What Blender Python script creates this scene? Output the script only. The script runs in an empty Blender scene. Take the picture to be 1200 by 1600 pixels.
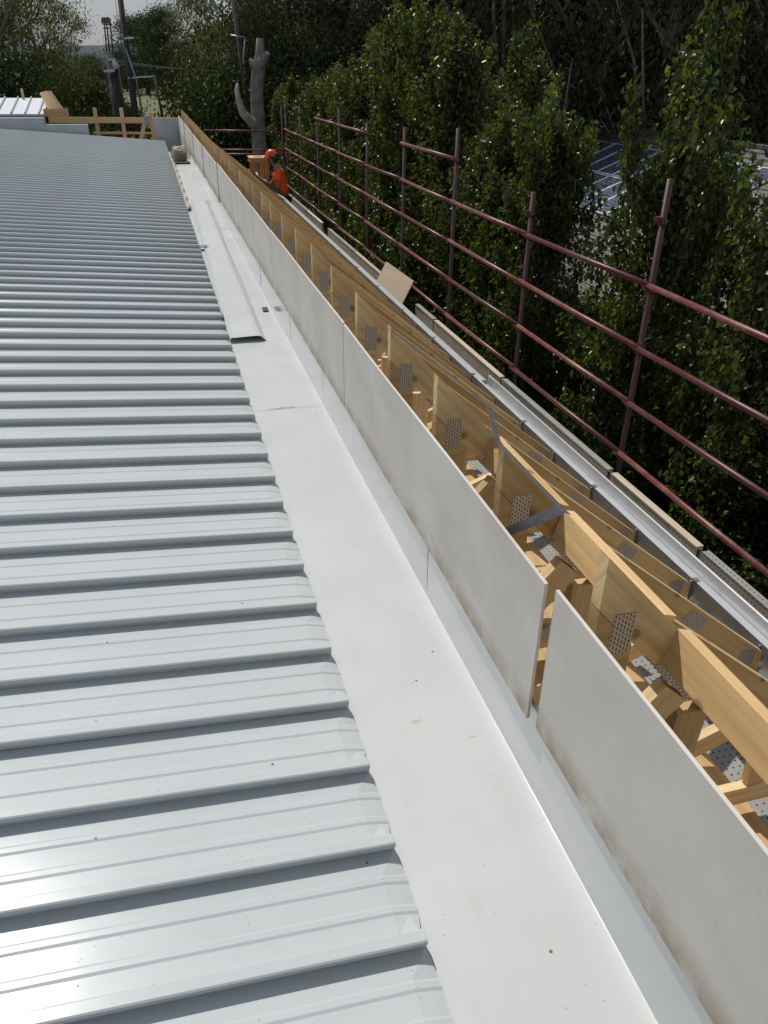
import bpy, bmesh, math, random
import numpy as np
from mathutils import Vector, Matrix
R = math.radians
random.seed(7)
rng = np.random.default_rng(11)
sc = bpy.context.scene
col = sc.collection

# ------------------------------------------------------------------ camera
H = 1.504
F = 1215.0
def _n(v): return v / np.linalg.norm(v)
_Y = _n(np.array([220 - 600, 105 - 800, F])); _D = _n(np.array([572 - 600, 2940 - 800, F]))
_D = _n(_D - (_D @ _Y) * _Y); _Z = -_D; _X = np.cross(_Y, _Z)
B = np.array([_X, _Y, _Z])
cam = bpy.data.objects.new('camera', bpy.data.cameras.new('camera')); col.objects.link(cam)
m = Matrix(((B[0][0], -B[0][1], -B[0][2], 0), (B[1][0], -B[1][1], -B[1][2], 0), (B[2][0], -B[2][1], -B[2][2], H), (0, 0, 0, 1)))
cam.matrix_world = m
cam.data.sensor_fit = 'VERTICAL'; cam.data.sensor_height = 36; cam.data.lens = F / 1600 * 36
cam.data.clip_start = 0.05; cam.data.clip_end = 4000
sc.camera = cam
# ------------------------------------------------------------------ world, sun, exposure
SUN = Vector((-0.165, 0.525, 0.85)).normalized()
w = bpy.data.worlds.new('World'); sc.world = w; w.use_nodes = True
nt = w.node_tree; nt.nodes.clear()
sky = nt.nodes.new('ShaderNodeTexSky'); sky.sky_type = 'NISHITA'; sky.sun_disc = False
sky.sun_elevation = math.asin(SUN.z); sky.sun_rotation = math.atan2(SUN.x, SUN.y)
sky.air_density = 1.0; sky.dust_density = 2.0; sky.ozone_density = 0.8
bg = nt.nodes.new('ShaderNodeBackground'); bg.inputs[1].default_value = 0.10
ow = nt.nodes.new('ShaderNodeOutputWorld')
mxs = nt.nodes.new('ShaderNodeMix'); mxs.data_type = 'RGBA'; mxs.inputs[0].default_value = 0.7; mxs.inputs[7].default_value = (3.35, 3.7, 4.3, 1)   # summer haze evens the sky out
nt.links.new(sky.outputs[0], mxs.inputs[6]); nt.links.new(mxs.outputs[2], bg.inputs[0]); nt.links.new(bg.outputs[0], ow.inputs[0])
sl = bpy.data.lights.new('sun', 'SUN'); sl.energy = 3.3; sl.angle = R(0.53); sl.color = (1, 0.968, 0.925)
so = bpy.data.objects.new('sun', sl); col.objects.link(so); so.rotation_euler = SUN.to_track_quat('Z', 'Y').to_euler()
sc.view_settings.view_transform = 'Standard'; sc.view_settings.look = 'None'
sc.view_settings.exposure = 0.0; sc.view_settings.gamma = 1.0
sc.cycles.max_bounces = 8; sc.cycles.blur_glossy = 0.3; sc.cycles.diffuse_bounces = 4; sc.cycles.glossy_bounces = 4; sc.cycles.transparent_max_bounces = 6

def ray(px, py): return B @ np.array([px - 600, py - 800, F])
def aty(px, py, y):                      # the point seen at a pixel of the photograph on the plane y
    r = ray(px, py); r = r * (y / r[1]); return Vector((r[0], r[1], r[2] + H))
def atx(px, py, x):
    r = ray(px, py); r = r * (x / r[0]); return Vector((r[0], r[1], r[2] + H))
def atz(px, py, z):
    r = ray(px, py); r = r * ((z - H) / r[2]); return Vector((r[0], r[1], r[2] + H))

# ------------------------------------------------------------------ materials
def newmat(name):
    M = bpy.data.materials.new(name); M.use_nodes = True
    t = M.node_tree; b = t.nodes['Principled BSDF']; return M, t, b
def N(t, kind, **k):
    n = t.nodes.new(kind)
    for a, v in k.items():
        if a.startswith('i_'):
            n.inputs[a[2:].replace('_', ' ')].default_value = v
        else: setattr(n, a, v)
    return n
def ramp(t, src, stops):
    r = t.nodes.new('ShaderNodeValToRGB'); e = r.color_ramp.elements
    while len(e) > 1: e.remove(e[-1])
    e[0].position = stops[0][0]; c = stops[0][1]; e[0].color = (*c, 1) if not isinstance(c, (int, float)) else (c, c, c, 1)
    for p, c in stops[1:]:
        x = e.new(p); x.color = (*c, 1) if not isinstance(c, (int, float)) else (c, c, c, 1)
    t.links.new(src, r.inputs[0]); return r.outputs[0]
def coords(t, kind='Object', scale=(1, 1, 1)):
    tc = t.nodes.new('ShaderNodeTexCoord'); mp = t.nodes.new('ShaderNodeMapping'); mp.inputs['Scale'].default_value = scale
    t.links.new(tc.outputs[kind], mp.inputs[0]); return mp.outputs[0]
def noise(t, co, scale, detail=4, rough=0.55):
    n = t.nodes.new('ShaderNodeTexNoise'); n.inputs['Scale'].default_value = scale; n.inputs['Detail'].default_value = detail; n.inputs['Roughness'].default_value = rough
    t.links.new(co, n.inputs['Vector']); return n.outputs['Fac']
def mix(t, fac, a, b, mode='MIX'):
    n = t.nodes.new('ShaderNodeMix'); n.data_type = 'RGBA'; n.blend_type = mode
    for s, v in ((n.inputs[0], fac), (n.inputs[6], a), (n.inputs[7], b)):
        if isinstance(v, (int, float)): s.default_value = v
        elif isinstance(v, tuple): s.default_value = (*v, 1) if len(v) == 3 else v
        else: t.links.new(v, s)
    return n.outputs[2]
def bump(t, b, h, strength=0.3, dist=0.01):
    n = t.nodes.new('ShaderNodeBump'); n.inputs['Strength'].default_value = strength; n.inputs['Distance'].default_value = dist
    t.links.new(h, n.inputs['Height']); t.links.new(n.outputs[0], b.inputs['Normal']); return n
def plain(name, c, rough=0.6, metal=0.0, var=0.15, scale=8, bmp=0.0, kind='Object', spec=None):
    M, t, b = newmat(name); co = coords(t, kind)
    nz = noise(t, co, scale, 5)
    c2 = tuple(x * (1 - var) for x in c); c1 = tuple(min(1, x * (1 + var)) for x in c)
    t.links.new(ramp(t, nz, [(0.3, c2), (0.7, c1)]), b.inputs['Base Color'])
    b.inputs['Roughness'].default_value = rough; b.inputs['Metallic'].default_value = metal
    if spec is not None: b.inputs['Specular IOR Level'].default_value = spec
    if bmp: bump(t, b, noise(t, co, scale * 6, 3), bmp, 0.003)
    return M

def specks(t, co, scale, size, density):
    """sparse little dots: 1 where a speck lies"""
    v = t.nodes.new('ShaderNodeTexVoronoi'); v.inputs['Scale'].default_value = scale; t.links.new(co, v.inputs['Vector'])
    lt = N(t, 'ShaderNodeMath', operation='LESS_THAN'); t.links.new(v.outputs['Distance'], lt.inputs[0]); lt.inputs[1].default_value = size
    sp = t.nodes.new('ShaderNodeSeparateColor'); t.links.new(v.outputs['Color'], sp.inputs[0])
    g = N(t, 'ShaderNodeMath', operation='LESS_THAN'); t.links.new(sp.outputs[0], g.inputs[0]); g.inputs[1].default_value = density
    mu = N(t, 'ShaderNodeMath', operation='MULTIPLY'); t.links.new(lt.outputs[0], mu.inputs[0]); t.links.new(g.outputs[0], mu.inputs[1])
    return mu.outputs[0]

def roof_metal():
    M, t, b = newmat('painted_steel'); co = coords(t, 'Object')
    big = noise(t, co, 1.3, 4)
    c = ramp(t, big, [(0.3, (0.475, 0.505, 0.50)), (0.7, (0.515, 0.545, 0.54))])
    st = noise(t, coords(t, 'Object', (0.6, 9, 1)), 2.0, 5)
    c = mix(t, ramp(t, st, [(0.52, 0.0), (0.75, 0.35)]), c, (0.42, 0.43, 0.43))
    c = mix(t, specks(t, co, 12, 0.04, 0.5), c, (0.10, 0.09, 0.07))
    c = mix(t, specks(t, coords(t, 'Object', (1, 1.7, 1)), 37, 0.07, 0.4), c, (0.25, 0.23, 0.2))
    t.links.new(c, b.inputs['Base Color'])
    rr = noise(t, co, 2.4, 4); t.links.new(ramp(t, rr, [(0.3, 0.17), (0.7, 0.22)]), b.inputs['Roughness'])
    b.inputs['Specular IOR Level'].default_value = 0.32
    bn = noise(t, coords(t, 'Object', (0.35, 1.5, 1)), 4.0, 3); bump(t, b, bn, 0.16, 0.006)
    return M
def gutter_metal():
    M, t, b = newmat('white_painted_steel'); co = coords(t, 'Object')
    c = ramp(t, noise(t, co, 2.2, 6), [(0.3, (0.49, 0.50, 0.485)), (0.7, (0.53, 0.54, 0.525))])
    d = noise(t, coords(t, 'Object', (1, 1, 1)), 5.5, 8, 0.7)
    c = mix(t, ramp(t, d, [(0.60, 0.0), (0.80, 0.30)]), c, (0.50, 0.47, 0.42))
    c = mix(t, specks(t, co, 11, 0.042, 0.6), c, (0.10, 0.09, 0.075))
    c = mix(t, specks(t, coords(t, 'Object', (1.6, 1, 1)), 31, 0.07, 0.4), c, (0.30, 0.26, 0.2))
    sm = noise(t, coords(t, 'Object', (5.5, 1.1, 1)), 3.2, 8, 0.72)
    c = mix(t, ramp(t, sm, [(0.56, 0.0), (0.66, 0.22), (0.80, 0.4)]), c, (0.43, 0.41, 0.37))
    dd = noise(t, co, 38, 6, 0.8); c = mix(t, ramp(t, dd, [(0.66, 0.0), (0.74, 0.45)]), c, (0.36, 0.32, 0.26))
    # scuffs and dirt with a place of their own: the lapped joint and two footmarks
    def stain(c, x, y, sx, sy, th, colr, sc_):
        mp = t.nodes.new('ShaderNodeMapping'); mp.vector_type = 'TEXTURE'; mp.inputs['Location'].default_value = (x, y, -.05); mp.inputs['Scale'].default_value = (sx, sy, 1)
        tc = t.nodes.new('ShaderNodeTexCoord'); t.links.new(tc.outputs['Object'], mp.inputs[0])
        ln = N(t, 'ShaderNodeVectorMath', operation='LENGTH'); t.links.new(mp.outputs[0], ln.inputs[0])
        ad = N(t, 'ShaderNodeMath', operation='ADD'); t.links.new(ramp(t, ln.outputs['Value'], [(0.0, 0.42), (1.0, 0.0)]), ad.inputs[0]); t.links.new(noise(t, co, sc_, 8, 0.75), ad.inputs[1])
        return mix(t, ramp(t, ad.outputs[0], [(th, 0.0), (th + .08, 0.8)]), c, colr)
    c = stain(c, .50, 3.84, .22, .045, .79, (.34, .29, .21), 22)
    c = stain(c, .60, 3.80, .06, .02, .80, (.26, .21, .14), 40)
    c = stain(c, .515, 1.49, .035, .016, .74, (.42, .37, .27), 50)
    c = stain(c, .645, 1.40, .04, .012, .80, (.38, .28, .2), 60)
    c = stain(c, .47, 3.45, .12, .14, .86, (.46, .45, .41), 14)
    c = stain(c, .66, 11.3, .10, .45, .80, (.48, .36, .24), 5)
    t.links.new(c, b.inputs['Base Color'])
    t.links.new(ramp(t, noise(t, co, 6, 4), [(0.3, 0.30), (0.7, 0.42)]), b.inputs['Roughness'])
    bump(t, b, noise(t, coords(t, 'Object', (2.0, 0.8, 1)), 2.5, 3), 0.10, 0.008)
    return M
def upstand_metal():
    M, t, b = newmat('glossy_white_upstand'); co = coords(t, 'Object')
    c = ramp(t, noise(t, co, 2.2, 6), [(0.3, (0.46, 0.475, 0.47)), (0.7, (0.50, 0.515, 0.51))])
    t.links.new(c, b.inputs['Base Color']); b.inputs['Roughness'].default_value = 0.2; b.inputs['Specular IOR Level'].default_value = 0.8; b.inputs['Coat Weight'].default_value = 1.0; b.inputs['Coat Roughness'].default_value = 0.10; b.inputs['Coat IOR'].default_value = 1.7
    bump(t, b, noise(t, coords(t, 'Object', (1, 1.0, 1.5)), 3.0, 3), 0.10, 0.01)
    return M
def cement():
    M, t, b = newmat('fibre_cement'); co = coords(t, 'Object')
    c = ramp(t, noise(t, co, 3.0, 7, 0.65), [(0.3, (0.55, 0.515, 0.455)), (0.7, (0.66, 0.625, 0.565))])
    s = noise(t, coords(t, 'Object', (1, 0.8, 2.6)), 2.2, 7, 0.7)
    c = mix(t, ramp(t, s, [(0.50, 0.0), (0.74, 0.45)]), c, (0.44, 0.385, 0.30))
    fs = noise(t, coords(t, 'Object', (1, 1.6, 6)), 9, 8, 0.75)
    c = mix(t, ramp(t, fs, [(0.58, 0.0), (0.70, 0.25)]), c, (0.36, 0.33, 0.29))
    # brown wet edge creeping up from the bottom of the boards
    sx = t.nodes.new('ShaderNodeSeparateXYZ'); tc = t.nodes.new('ShaderNodeTexCoord'); t.links.new(tc.outputs['Object'], sx.inputs[0])
    mr = N(t, 'ShaderNodeMapRange'); t.links.new(sx.outputs[2], mr.inputs[0]); mr.inputs[1].default_value = 0.235; mr.inputs[2].default_value = 0.16
    mu = N(t, 'ShaderNodeMath', operation='MULTIPLY'); t.links.new(mr.outputs[0], mu.inputs[0])
    t.links.new(ramp(t, noise(t, co, 7, 6, 0.7), [(0.38, 0.0), (0.56, 0.9)]), mu.inputs[1])
    c = mix(t, mu.outputs[0], c, (0.36, 0.29, 0.20))
    c = mix(t, specks(t, coords(t, 'Object', (1, 1, 0.5)), 12, 0.04, 0.35), c, (0.12, 0.11, 0.1))
    t.links.new(c, b.inputs['Base Color']); b.inputs['Roughness'].default_value = 0.8
    bump(t, b, noise(t, co, 60, 4), 0.15, 0.002)
    return M
def timber(name, a, c2, knots=True):
    """pine, laid along U of the board's UV"""
    M, t, b = newmat(name); co = coords(t, 'UV', (1.2, 26, 1))
    n1 = noise(t, co, 1.6, 5, 0.6)
    c = ramp(t, n1, [(0.30, c2), (0.43, tuple(.5 * (x + y) for x, y in zip(a, c2))), (0.56, a), (0.75, tuple(x * 1.08 for x in a))])
    co3 = coords(t, 'UV', (2.2, 6, 1)); c = mix(t, ramp(t, noise(t, co3, 1.7, 4), [(0.45, 0.0), (0.75, 0.35)]), c, c2)
    if knots:
        v = t.nodes.new('ShaderNodeTexVoronoi'); v.voronoi_dimensions = '2D'; v.inputs['Scale'].default_value = 4.3; t.links.new(coords(t, 'UV', (0.9, 1.1, 1)), v.inputs['Vector'])
        c = mix(t, ramp(t, v.outputs['Distance'], [(0.018, 0.85), (0.04, 0.55), (0.055, 0.75), (0.065, 0.15), (0.11, 0.0)]), c, tuple(x * 0.32 for x in c2))
    oi = t.nodes.new('ShaderNodeObjectInfo'); c = mix(t, 1.0, c, ramp(t, oi.outputs['Random'], [(0.0, (0.74, 0.70, 0.64)), (0.35, (0.94, 0.93, 0.88)), (0.7, (1.06, 1.07, 1.04)), (1.0, (1.14, 1.18, 1.18))]), 'MULTIPLY')
    t.links.new(c, b.inputs['Base Color']); b.inputs['Roughness'].default_value = 0.65
    bump(t, b, n1, 0.2, 0.002)
    return M
def plate():
    M, t, b = newmat('galvanised_nail_plate')
    br = t.nodes.new('ShaderNodeTexBrick'); t.links.new(coords(t, 'UV', (1, 1, 1)), br.inputs['Vector'])
    br.inputs['Scale'].default_value = 1.0; br.inputs['Brick Width'].default_value = 0.0125; br.inputs['Row Height'].default_value = 0.0085
    br.inputs['Mortar Size'].default_value = 0.0031; br.inputs['Mortar Smooth'].default_value = 0.3
    c = mix(t, br.outputs['Fac'], (0.14, 0.12, 0.10), (0.52, 0.50, 0.47))
    t.links.new(c, b.inputs['Base Color']); b.inputs['Metallic'].default_value = 0.5; b.inputs['Roughness'].default_value = 0.42
    bump(t, b, br.outputs['Fac'], 0.8, 0.003)
    return M
def perforated(name, ca, cb):
    M, t, b = newmat(name)
    uv = coords(t, 'UV', (1, 1, 1))
    v = t.nodes.new('ShaderNodeTexVoronoi'); v.inputs['Scale'].default_value = 27; v.inputs['Randomness'].default_value = 0.0; t.links.new(uv, v.inputs['Vector'])
    c = ramp(t, noise(t, coords(t, 'Object'), 6, 6, 0.7), [(0.3, ca), (0.7, cb)])
    c = mix(t, ramp(t, noise(t, coords(t, 'Object'), 14, 6, 0.75), [(0.55, 0.0), (0.75, 0.6)]), c, (0.30, 0.20, 0.11))
    c = mix(t, ramp(t, v.outputs['Distance'], [(0.13, 1.0), (0.17, 0.0)]), c, (0.02, 0.02, 0.02))
    t.links.new(c, b.inputs['Base Color']); b.inputs['Metallic'].default_value = 0.15; b.inputs['Roughness'].default_value = 0.6
    bump(t, b, v.outputs['Distance'], 0.35, 0.004)
    return M
def paint_steel(name, a, rust):
    M, t, b = newmat(name); co = coords(t, 'Object')
    c = mix(t, ramp(t, noise(t, co, 5, 8, 0.75), [(0.48, 0.0), (0.60, 1.0)]), a, rust)
    c = mix(t, ramp(t, noise(t, co, 17, 8, 0.8), [(0.60, 0.0), (0.68, 0.7)]), c, (0.30, 0.24, 0.21))
    t.links.new(c, b.inputs['Base Color']); b.inputs['Roughness'].default_value = 0.42
    bump(t, b, noise(t, co, 60, 4), 0.3, 0.002)
    return M
def leaf(name, dark, light, tint, rough=0.38, trans=0.25, spec=0.5):
    M, t, b = newmat(name)
    g = t.nodes.new('ShaderNodeNewGeometry')
    c = ramp(t, g.outputs['Random Per Island'], [(0.0, dark), (0.6, light), (0.93, light), (1.0, tint)])
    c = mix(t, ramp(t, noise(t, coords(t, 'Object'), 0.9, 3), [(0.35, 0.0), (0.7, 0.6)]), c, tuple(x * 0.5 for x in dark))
    t.links.new(c, b.inputs['Base Color']); b.inputs['Roughness'].default_value = rough; b.inputs['Specular IOR Level'].default_value = spec
    if trans:
        tr = t.nodes.new('ShaderNodeBsdfTranslucent'); t.links.new(mix(t, 1.0, c, (1.5, 1.7, 0.5), 'MULTIPLY'), tr.inputs[0])
        ms = t.nodes.new('ShaderNodeMixShader'); ms.inputs[0].default_value = trans
        t.links.new(b.outputs[0], ms.inputs[1]); t.links.new(tr.outputs[0], ms.inputs[2])
        t.links.new(ms.outputs[0], t.nodes['Material Output'].inputs[0])
    return M
def solar():
    M, t, b = newmat('solar_cells'); co = coords(t, 'UV')
    br = t.nodes.new('ShaderNodeTexBrick'); br.offset = 0.0; t.links.new(co, br.inputs['Vector'])
    br.inputs['Scale'].default_value = 1.0; br.inputs['Brick Width'].default_value = 0.16; br.inputs['Row Height'].default_value = 0.16; br.inputs['Mortar Size'].default_value = 0.010
    c = mix(t, br.outputs['Fac'], (0.03, 0.038, 0.075), (0.20, 0.22, 0.27))
    t.links.new(c, b.inputs['Base Color']); b.inputs['Roughness'].default_value = 0.35
    return M
def tiles():
    M, t, b = newmat('concrete_tiles'); co = coords(t, 'UV')
    br = t.nodes.new('ShaderNodeTexBrick'); t.links.new(co, br.inputs['Vector']); br.inputs['Scale'].default_value = 1.0
    br.inputs['Brick Width'].default_value = 0.30; br.inputs['Row Height'].default_value = 0.33; br.inputs['Mortar Size'].default_value = 0.025
    br.inputs['Color1'].default_value = (0.14, 0.13, 0.12, 1); br.inputs['Color2'].default_value = (0.18, 0.165, 0.155, 1); br.inputs['Mortar'].default_value = (0.05, 0.045, 0.04, 1)
    c = mix(t, ramp(t, noise(t, co, 1.5, 6), [(0.4, 0.0), (0.8, 0.5)]), br.outputs['Color'], (0.16, 0.15, 0.13))
    t.links.new(c, b.inputs['Base Color']); b.inputs['Roughness'].default_value = 0.85
    return M
def brickwall():
    M, t, b = newmat('brickwork'); co = coords(t, 'UV')
    br = t.nodes.new('ShaderNodeTexBrick'); t.links.new(co, br.inputs['Vector']); br.inputs['Scale'].default_value = 1.0
    br.inputs['Brick Width'].default_value = 0.24; br.inputs['Row Height'].default_value = 0.086; br.inputs['Mortar Size'].default_value = 0.01
    br.inputs['Color1'].default_value = (0.25, 0.12, 0.08, 1); br.inputs['Color2'].default_value = (0.32, 0.17, 0.11, 1); br.inputs['Mortar'].default_value = (0.35, 0.33, 0.3, 1)
    t.links.new(br.outputs['Color'], b.inputs['Base Color']); b.inputs['Roughness'].default_value = 0.85
    return M
def grass():
    M, t, b = newmat('grass_ground'); co = coords(t, 'Object')
    c = ramp(t, noise(t, co, 0.06, 8, 0.7), [(0.3, (0.07, 0.085, 0.025)), (0.55, (0.12, 0.13, 0.045)), (0.75, (0.19, 0.165, 0.08))])
    t.links.new(c, b.inputs['Base Color']); b.inputs['Roughness'].default_value = 0.95
    return M
MT = dict(
    roof=roof_metal(), gut=gutter_metal(), ups=upstand_metal(), cement=cement(), plate=plate(), solar=solar(), tiles=tiles(), brick=brickwall(), grass=grass(),
    pinek=timber('knotty_pine', (0.68, 0.46, 0.22), (0.55, 0.34, 0.15), True),
    pine=timber('pine', (0.66, 0.46, 0.225), (0.50, 0.32, 0.14)),
    pinel=timber('pale_pine', (0.74, 0.54, 0.29), (0.60, 0.40, 0.19), False),
    pineo=timber('orange_timber', (0.55, 0.24, 0.10), (0.40, 0.16, 0.07)),
    ply=timber('weathered_board', (0.55, 0.46, 0.35), (0.44, 0.36, 0.27), False),
    galv=plain('galvanised_steel', (0.42, 0.43, 0.44), 0.38, 0.6, 0.2, 9),
    strap=plain('dark_galvanised_strap', (0.20, 0.20, 0.205), 0.4, 0.5, 0.2, 20),
    fascia=plain('grey_fascia_steel', (0.19, 0.19, 0.18), 0.38, 0.25, 0.15, 5),
    gwhite=plain('bright_gutter_steel', (0.50, 0.51, 0.51), 0.34, 0.3, 0.08, 6),
    tube=paint_steel('maroon_tube', (0.085, 0.013, 0.018), (0.09, 0.032, 0.026)),
    post=paint_steel('backlit_maroon_post', (0.05, 0.010, 0.012), (0.06, 0.024, 0.018)),  # darker copy of the tube maroon, backlit shade put into the colour
    tubew=paint_steel('faded_maroon_tube', (0.155, 0.034, 0.034), (0.22, 0.095, 0.07)),
    plank=perforated('perforated_plank', (0.27, 0.26, 0.23), (0.36, 0.35, 0.32)),
    toe=perforated('dirty_toe_board', (0.25, 0.22, 0.17), (0.36, 0.33, 0.27)),
    black=plain('black_sheet', (0.02, 0.02, 0.022), 0.6, 0, 0.2, 8),
    bark=plain('grey_bark', (0.16, 0.14, 0.12), 0.9, 0, 0.4, 6, 0.5),
    barkp=plain('pale_bark', (0.40, 0.37, 0.33), 0.8, 0, 0.45, 3, 0.5),
    barkd=plain('dead_wood', (0.20, 0.18, 0.17), 0.85, 0, 0.4, 4, 0.6),
    wire=plain('grey_wire', (0.16, 0.16, 0.16), 0.8, 0, 0.05, 3),
    pole=plain('dark_pole', (0.05, 0.042, 0.038), 0.8, 0, 0.2, 3),
    white=plain('white_paint', (0.75, 0.76, 0.78), 0.4, 0, 0.05, 6),
    wroof=plain('white_roof_steel', (0.72, 0.74, 0.78), 0.35, 0, 0.05, 3),
    greysteel=plain('grey_painted_steel', (0.33, 0.36, 0.38), 0.4, 0.1, 0.08, 3),
    wall=plain('render_wall', (0.34, 0.32, 0.29), 0.9, 0, 0.1, 3, 0.2),
    stone=plain('dirty_sack', (0.27, 0.235, 0.19), 0.9, 0, 0.35, 9, 0.6),
    hiviz=plain('hi_vis_orange', (1.0, 0.115, 0.02), 0.8, 0, 0.12, 10),
    helmet=plain('helmet_orange', (0.70, 0.09, 0.03), 0.3, 0, 0.04, 5),
    skin=plain('skin', (0.30, 0.16, 0.11), 0.6, 0, 0.08, 12),
    cloth=plain('dark_trousers', (0.03, 0.035, 0.05), 0.9, 0, 0.2, 12),
    glove=plain('yellow_glove', (0.40, 0.42, 0.16), 0.8, 0, 0.2, 30),
    hair=plain('dark_hair', (0.02, 0.015, 0.012), 0.8, 0, 0.2, 30),
    hill=plain('hazy_wooded_hill', (0.045, 0.060, 0.062), 1.0, 0, 0.35, 0.06),  # bluish tint paints the distance haze into the woodland colour
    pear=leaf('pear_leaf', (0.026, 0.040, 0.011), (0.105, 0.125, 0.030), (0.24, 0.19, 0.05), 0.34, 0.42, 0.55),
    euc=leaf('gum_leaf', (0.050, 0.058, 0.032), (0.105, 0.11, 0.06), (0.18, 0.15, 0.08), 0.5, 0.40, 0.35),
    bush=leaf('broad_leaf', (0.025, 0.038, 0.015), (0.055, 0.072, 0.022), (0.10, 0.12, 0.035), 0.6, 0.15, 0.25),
)

# ------------------------------------------------------------------ helpers
def ordinal(n):
    u = ['', 'first', 'second', 'third', 'fourth', 'fifth', 'sixth', 'seventh', 'eighth', 'ninth', 'tenth', 'eleventh', 'twelfth', 'thirteenth', 'fourteenth', 'fifteenth', 'sixteenth', 'seventeenth', 'eighteenth', 'nineteenth']
    if n < 20: return u[n]
    if n % 10 == 0: return {2: 'twentieth', 3: 'thirtieth', 4: 'fortieth'}[n // 10]
    return {2: 'twenty ', 3: 'thirty '}[n // 10] + u[n % 10]
def tag(o, label=None, cat=None, group=None, kind=None):
    if label: o['label'] = label
    if cat: o['category'] = cat
    if group: o['group'] = group
    if kind: o['kind'] = kind
    return o
def empty(name, loc=(0, 0, 0), rz=0.0):
    o = bpy.data.objects.new(name, None); col.objects.link(o); o.location = loc; o.rotation_euler = (0, 0, rz); o.empty_display_size = 0.1
    return o
class MB:
    """collects pieces (each with metre UVs) and links them as one mesh object"""
    def __init__(s): s.v = []; s.f = []; s.uv = []; s.smooth = []
    def face(s, pts, uvs, sm=False):
        i = len(s.v); s.v += [tuple(p) for p in pts]; s.f.append(tuple(range(i, i + len(pts)))); s.uv += uvs; s.smooth.append(sm)
    def hexa(s, P):
        """P: 8 points, 0-3 the start section, 4-7 the end section"""
        L = (Vector(P[4]) - Vector(P[0])).length; o = random.random() * 20
        i = len(s.v); s.v += [tuple(p) for p in P]
        w0 = (Vector(P[1]) - Vector(P[0])).length; w1 = (Vector(P[2]) - Vector(P[1])).length
        vv = random.random() * 5
        for a, b in ((0, 1), (1, 2), (2, 3), (3, 0)):
            ww = w0 if a % 2 == 0 else w1
            s.f.append((i + a, i + b, i + 4 + b, i + 4 + a)); s.uv += [(o, vv), (o, vv + ww), (o + L, vv + ww), (o + L, vv)]; vv += ww; s.smooth.append(False)
        s.f.append((i + 3, i + 2, i + 1, i)); s.uv += [(o, 0), (o, w1), (o + .02, w1), (o + .02, 0)]; s.smooth.append(False)
        s.f.append((i + 4, i + 5, i + 6, i + 7)); s.uv += [(o, 0), (o, w1), (o + .02, w1), (o + .02, 0)]; s.smooth.append(False)
        return s
    def box(s, a, b):
        """axis-aligned, U along the longest side"""
        x0, y0, z0 = a; x1, y1, z1 = b; d = [x1 - x0, y1 - y0, z1 - z0]; k = d.index(max(d))
        if k == 0: P = [(x0, y0, z0), (x0, y1, z0), (x0, y1, z1), (x0, y0, z1), (x1, y0, z0), (x1, y1, z0), (x1, y1, z1), (x1, y0, z1)]
        elif k == 1: P = [(x0, y0, z0), (x0, y0, z1), (x1, y0, z1), (x1, y0, z0), (x0, y1, z0), (x0, y1, z1), (x1, y1, z1), (x1, y1, z0)]
        else: P = [(x0, y0, z0), (x1, y0, z0), (x1, y1, z0), (x0, y1, z0), (x0, y0, z1), (x1, y0, z1), (x1, y1, z1), (x0, y1, z1)]
        return s.hexa(P)
    def bar(s, p, q, w, h, up=(0, 0, 1)):
        """rectangular bar from p to q; h along up, w across"""
        p = Vector(p); q = Vector(q); d = (q - p).normalized(); u = Vector(up); u = (u - u.dot(d) * d).normalized(); r = d.cross(u)
        sec = lambda c: [c - r * w / 2 - u * h / 2, c + r * w / 2 - u * h / 2, c + r * w / 2 + u * h / 2, c - r * w / 2 + u * h / 2]
        return s.hexa(sec(p) + sec(q))
    def tube(s, pts, rad, n=10, cap=True):
        pts = [Vector(p) for p in pts]
        if isinstance(rad, (int, float)): rad = [rad] * len(pts)
        d0 = (pts[1] - pts[0]).normalized(); u = d0.orthogonal().normalized(); base = len(s.v); L = 0; o = random.random() * 20
        ls = []
        for k, p in enumerate(pts):
            d = (pts[min(k + 1, len(pts) - 1)] - pts[max(k - 1, 0)]).normalized(); u = (u - u.dot(d) * d).normalized(); r = d.cross(u)
            if k: L += (p - pts[k - 1]).length
            ls.append(L)
            for j in range(n):
                a = 2 * math.pi * j / n; s.v.append(tuple(p + (u * math.cos(a) + r * math.sin(a)) * rad[k]))
        for k in range(len(pts) - 1):
            for j in range(n):
                a = base + k * n + j; b_ = base + k * n + (j + 1) % n
                s.f.append((a, b_, b_ + n, a + n)); s.smooth.append(True)
                c = rad[k] * 6.28 / n; s.uv += [(o + ls[k], j * c), (o + ls[k], (j + 1) * c), (o + ls[k + 1], (j + 1) * c), (o + ls[k + 1], j * c)]
        if cap:
            s.f.append(tuple(base + j for j in reversed(range(n)))); s.uv += [(0, 0)] * n; s.smooth.append(False)
            e = base + (len(pts) - 1) * n; s.f.append(tuple(e + j for j in range(n))); s.uv += [(0, 0)] * n; s.smooth.append(False)
        return s
    def prism(s, poly, y0, y1, uvflip=False):
        """polygon in x-z (counter-clockwise seen from -y), extruded along y"""
        n = len(poly); o = random.random() * 20
        i = len(s.v); s.v += [(x, y0, z) for x, z in poly] + [(x, y1, z) for x, z in poly]
        d = Vector((poly[1][0] - poly[0][0], poly[1][1] - poly[0][1])).normalized(); e = Vector((-d.y, d.x))
        def uv(p): q = Vector((p[0] - poly[0][0], p[1] - poly[0][1])); return (o + q.dot(d), o + q.dot(e))
        s.f.append(tuple(i + k for k in range(n))); s.uv += [uv(p) for p in poly]; s.smooth.append(False)
        s.f.append(tuple(i + n + k for k in reversed(range(n)))); s.uv += [uv(p) for p in reversed(poly)]; s.smooth.append(False)
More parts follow.
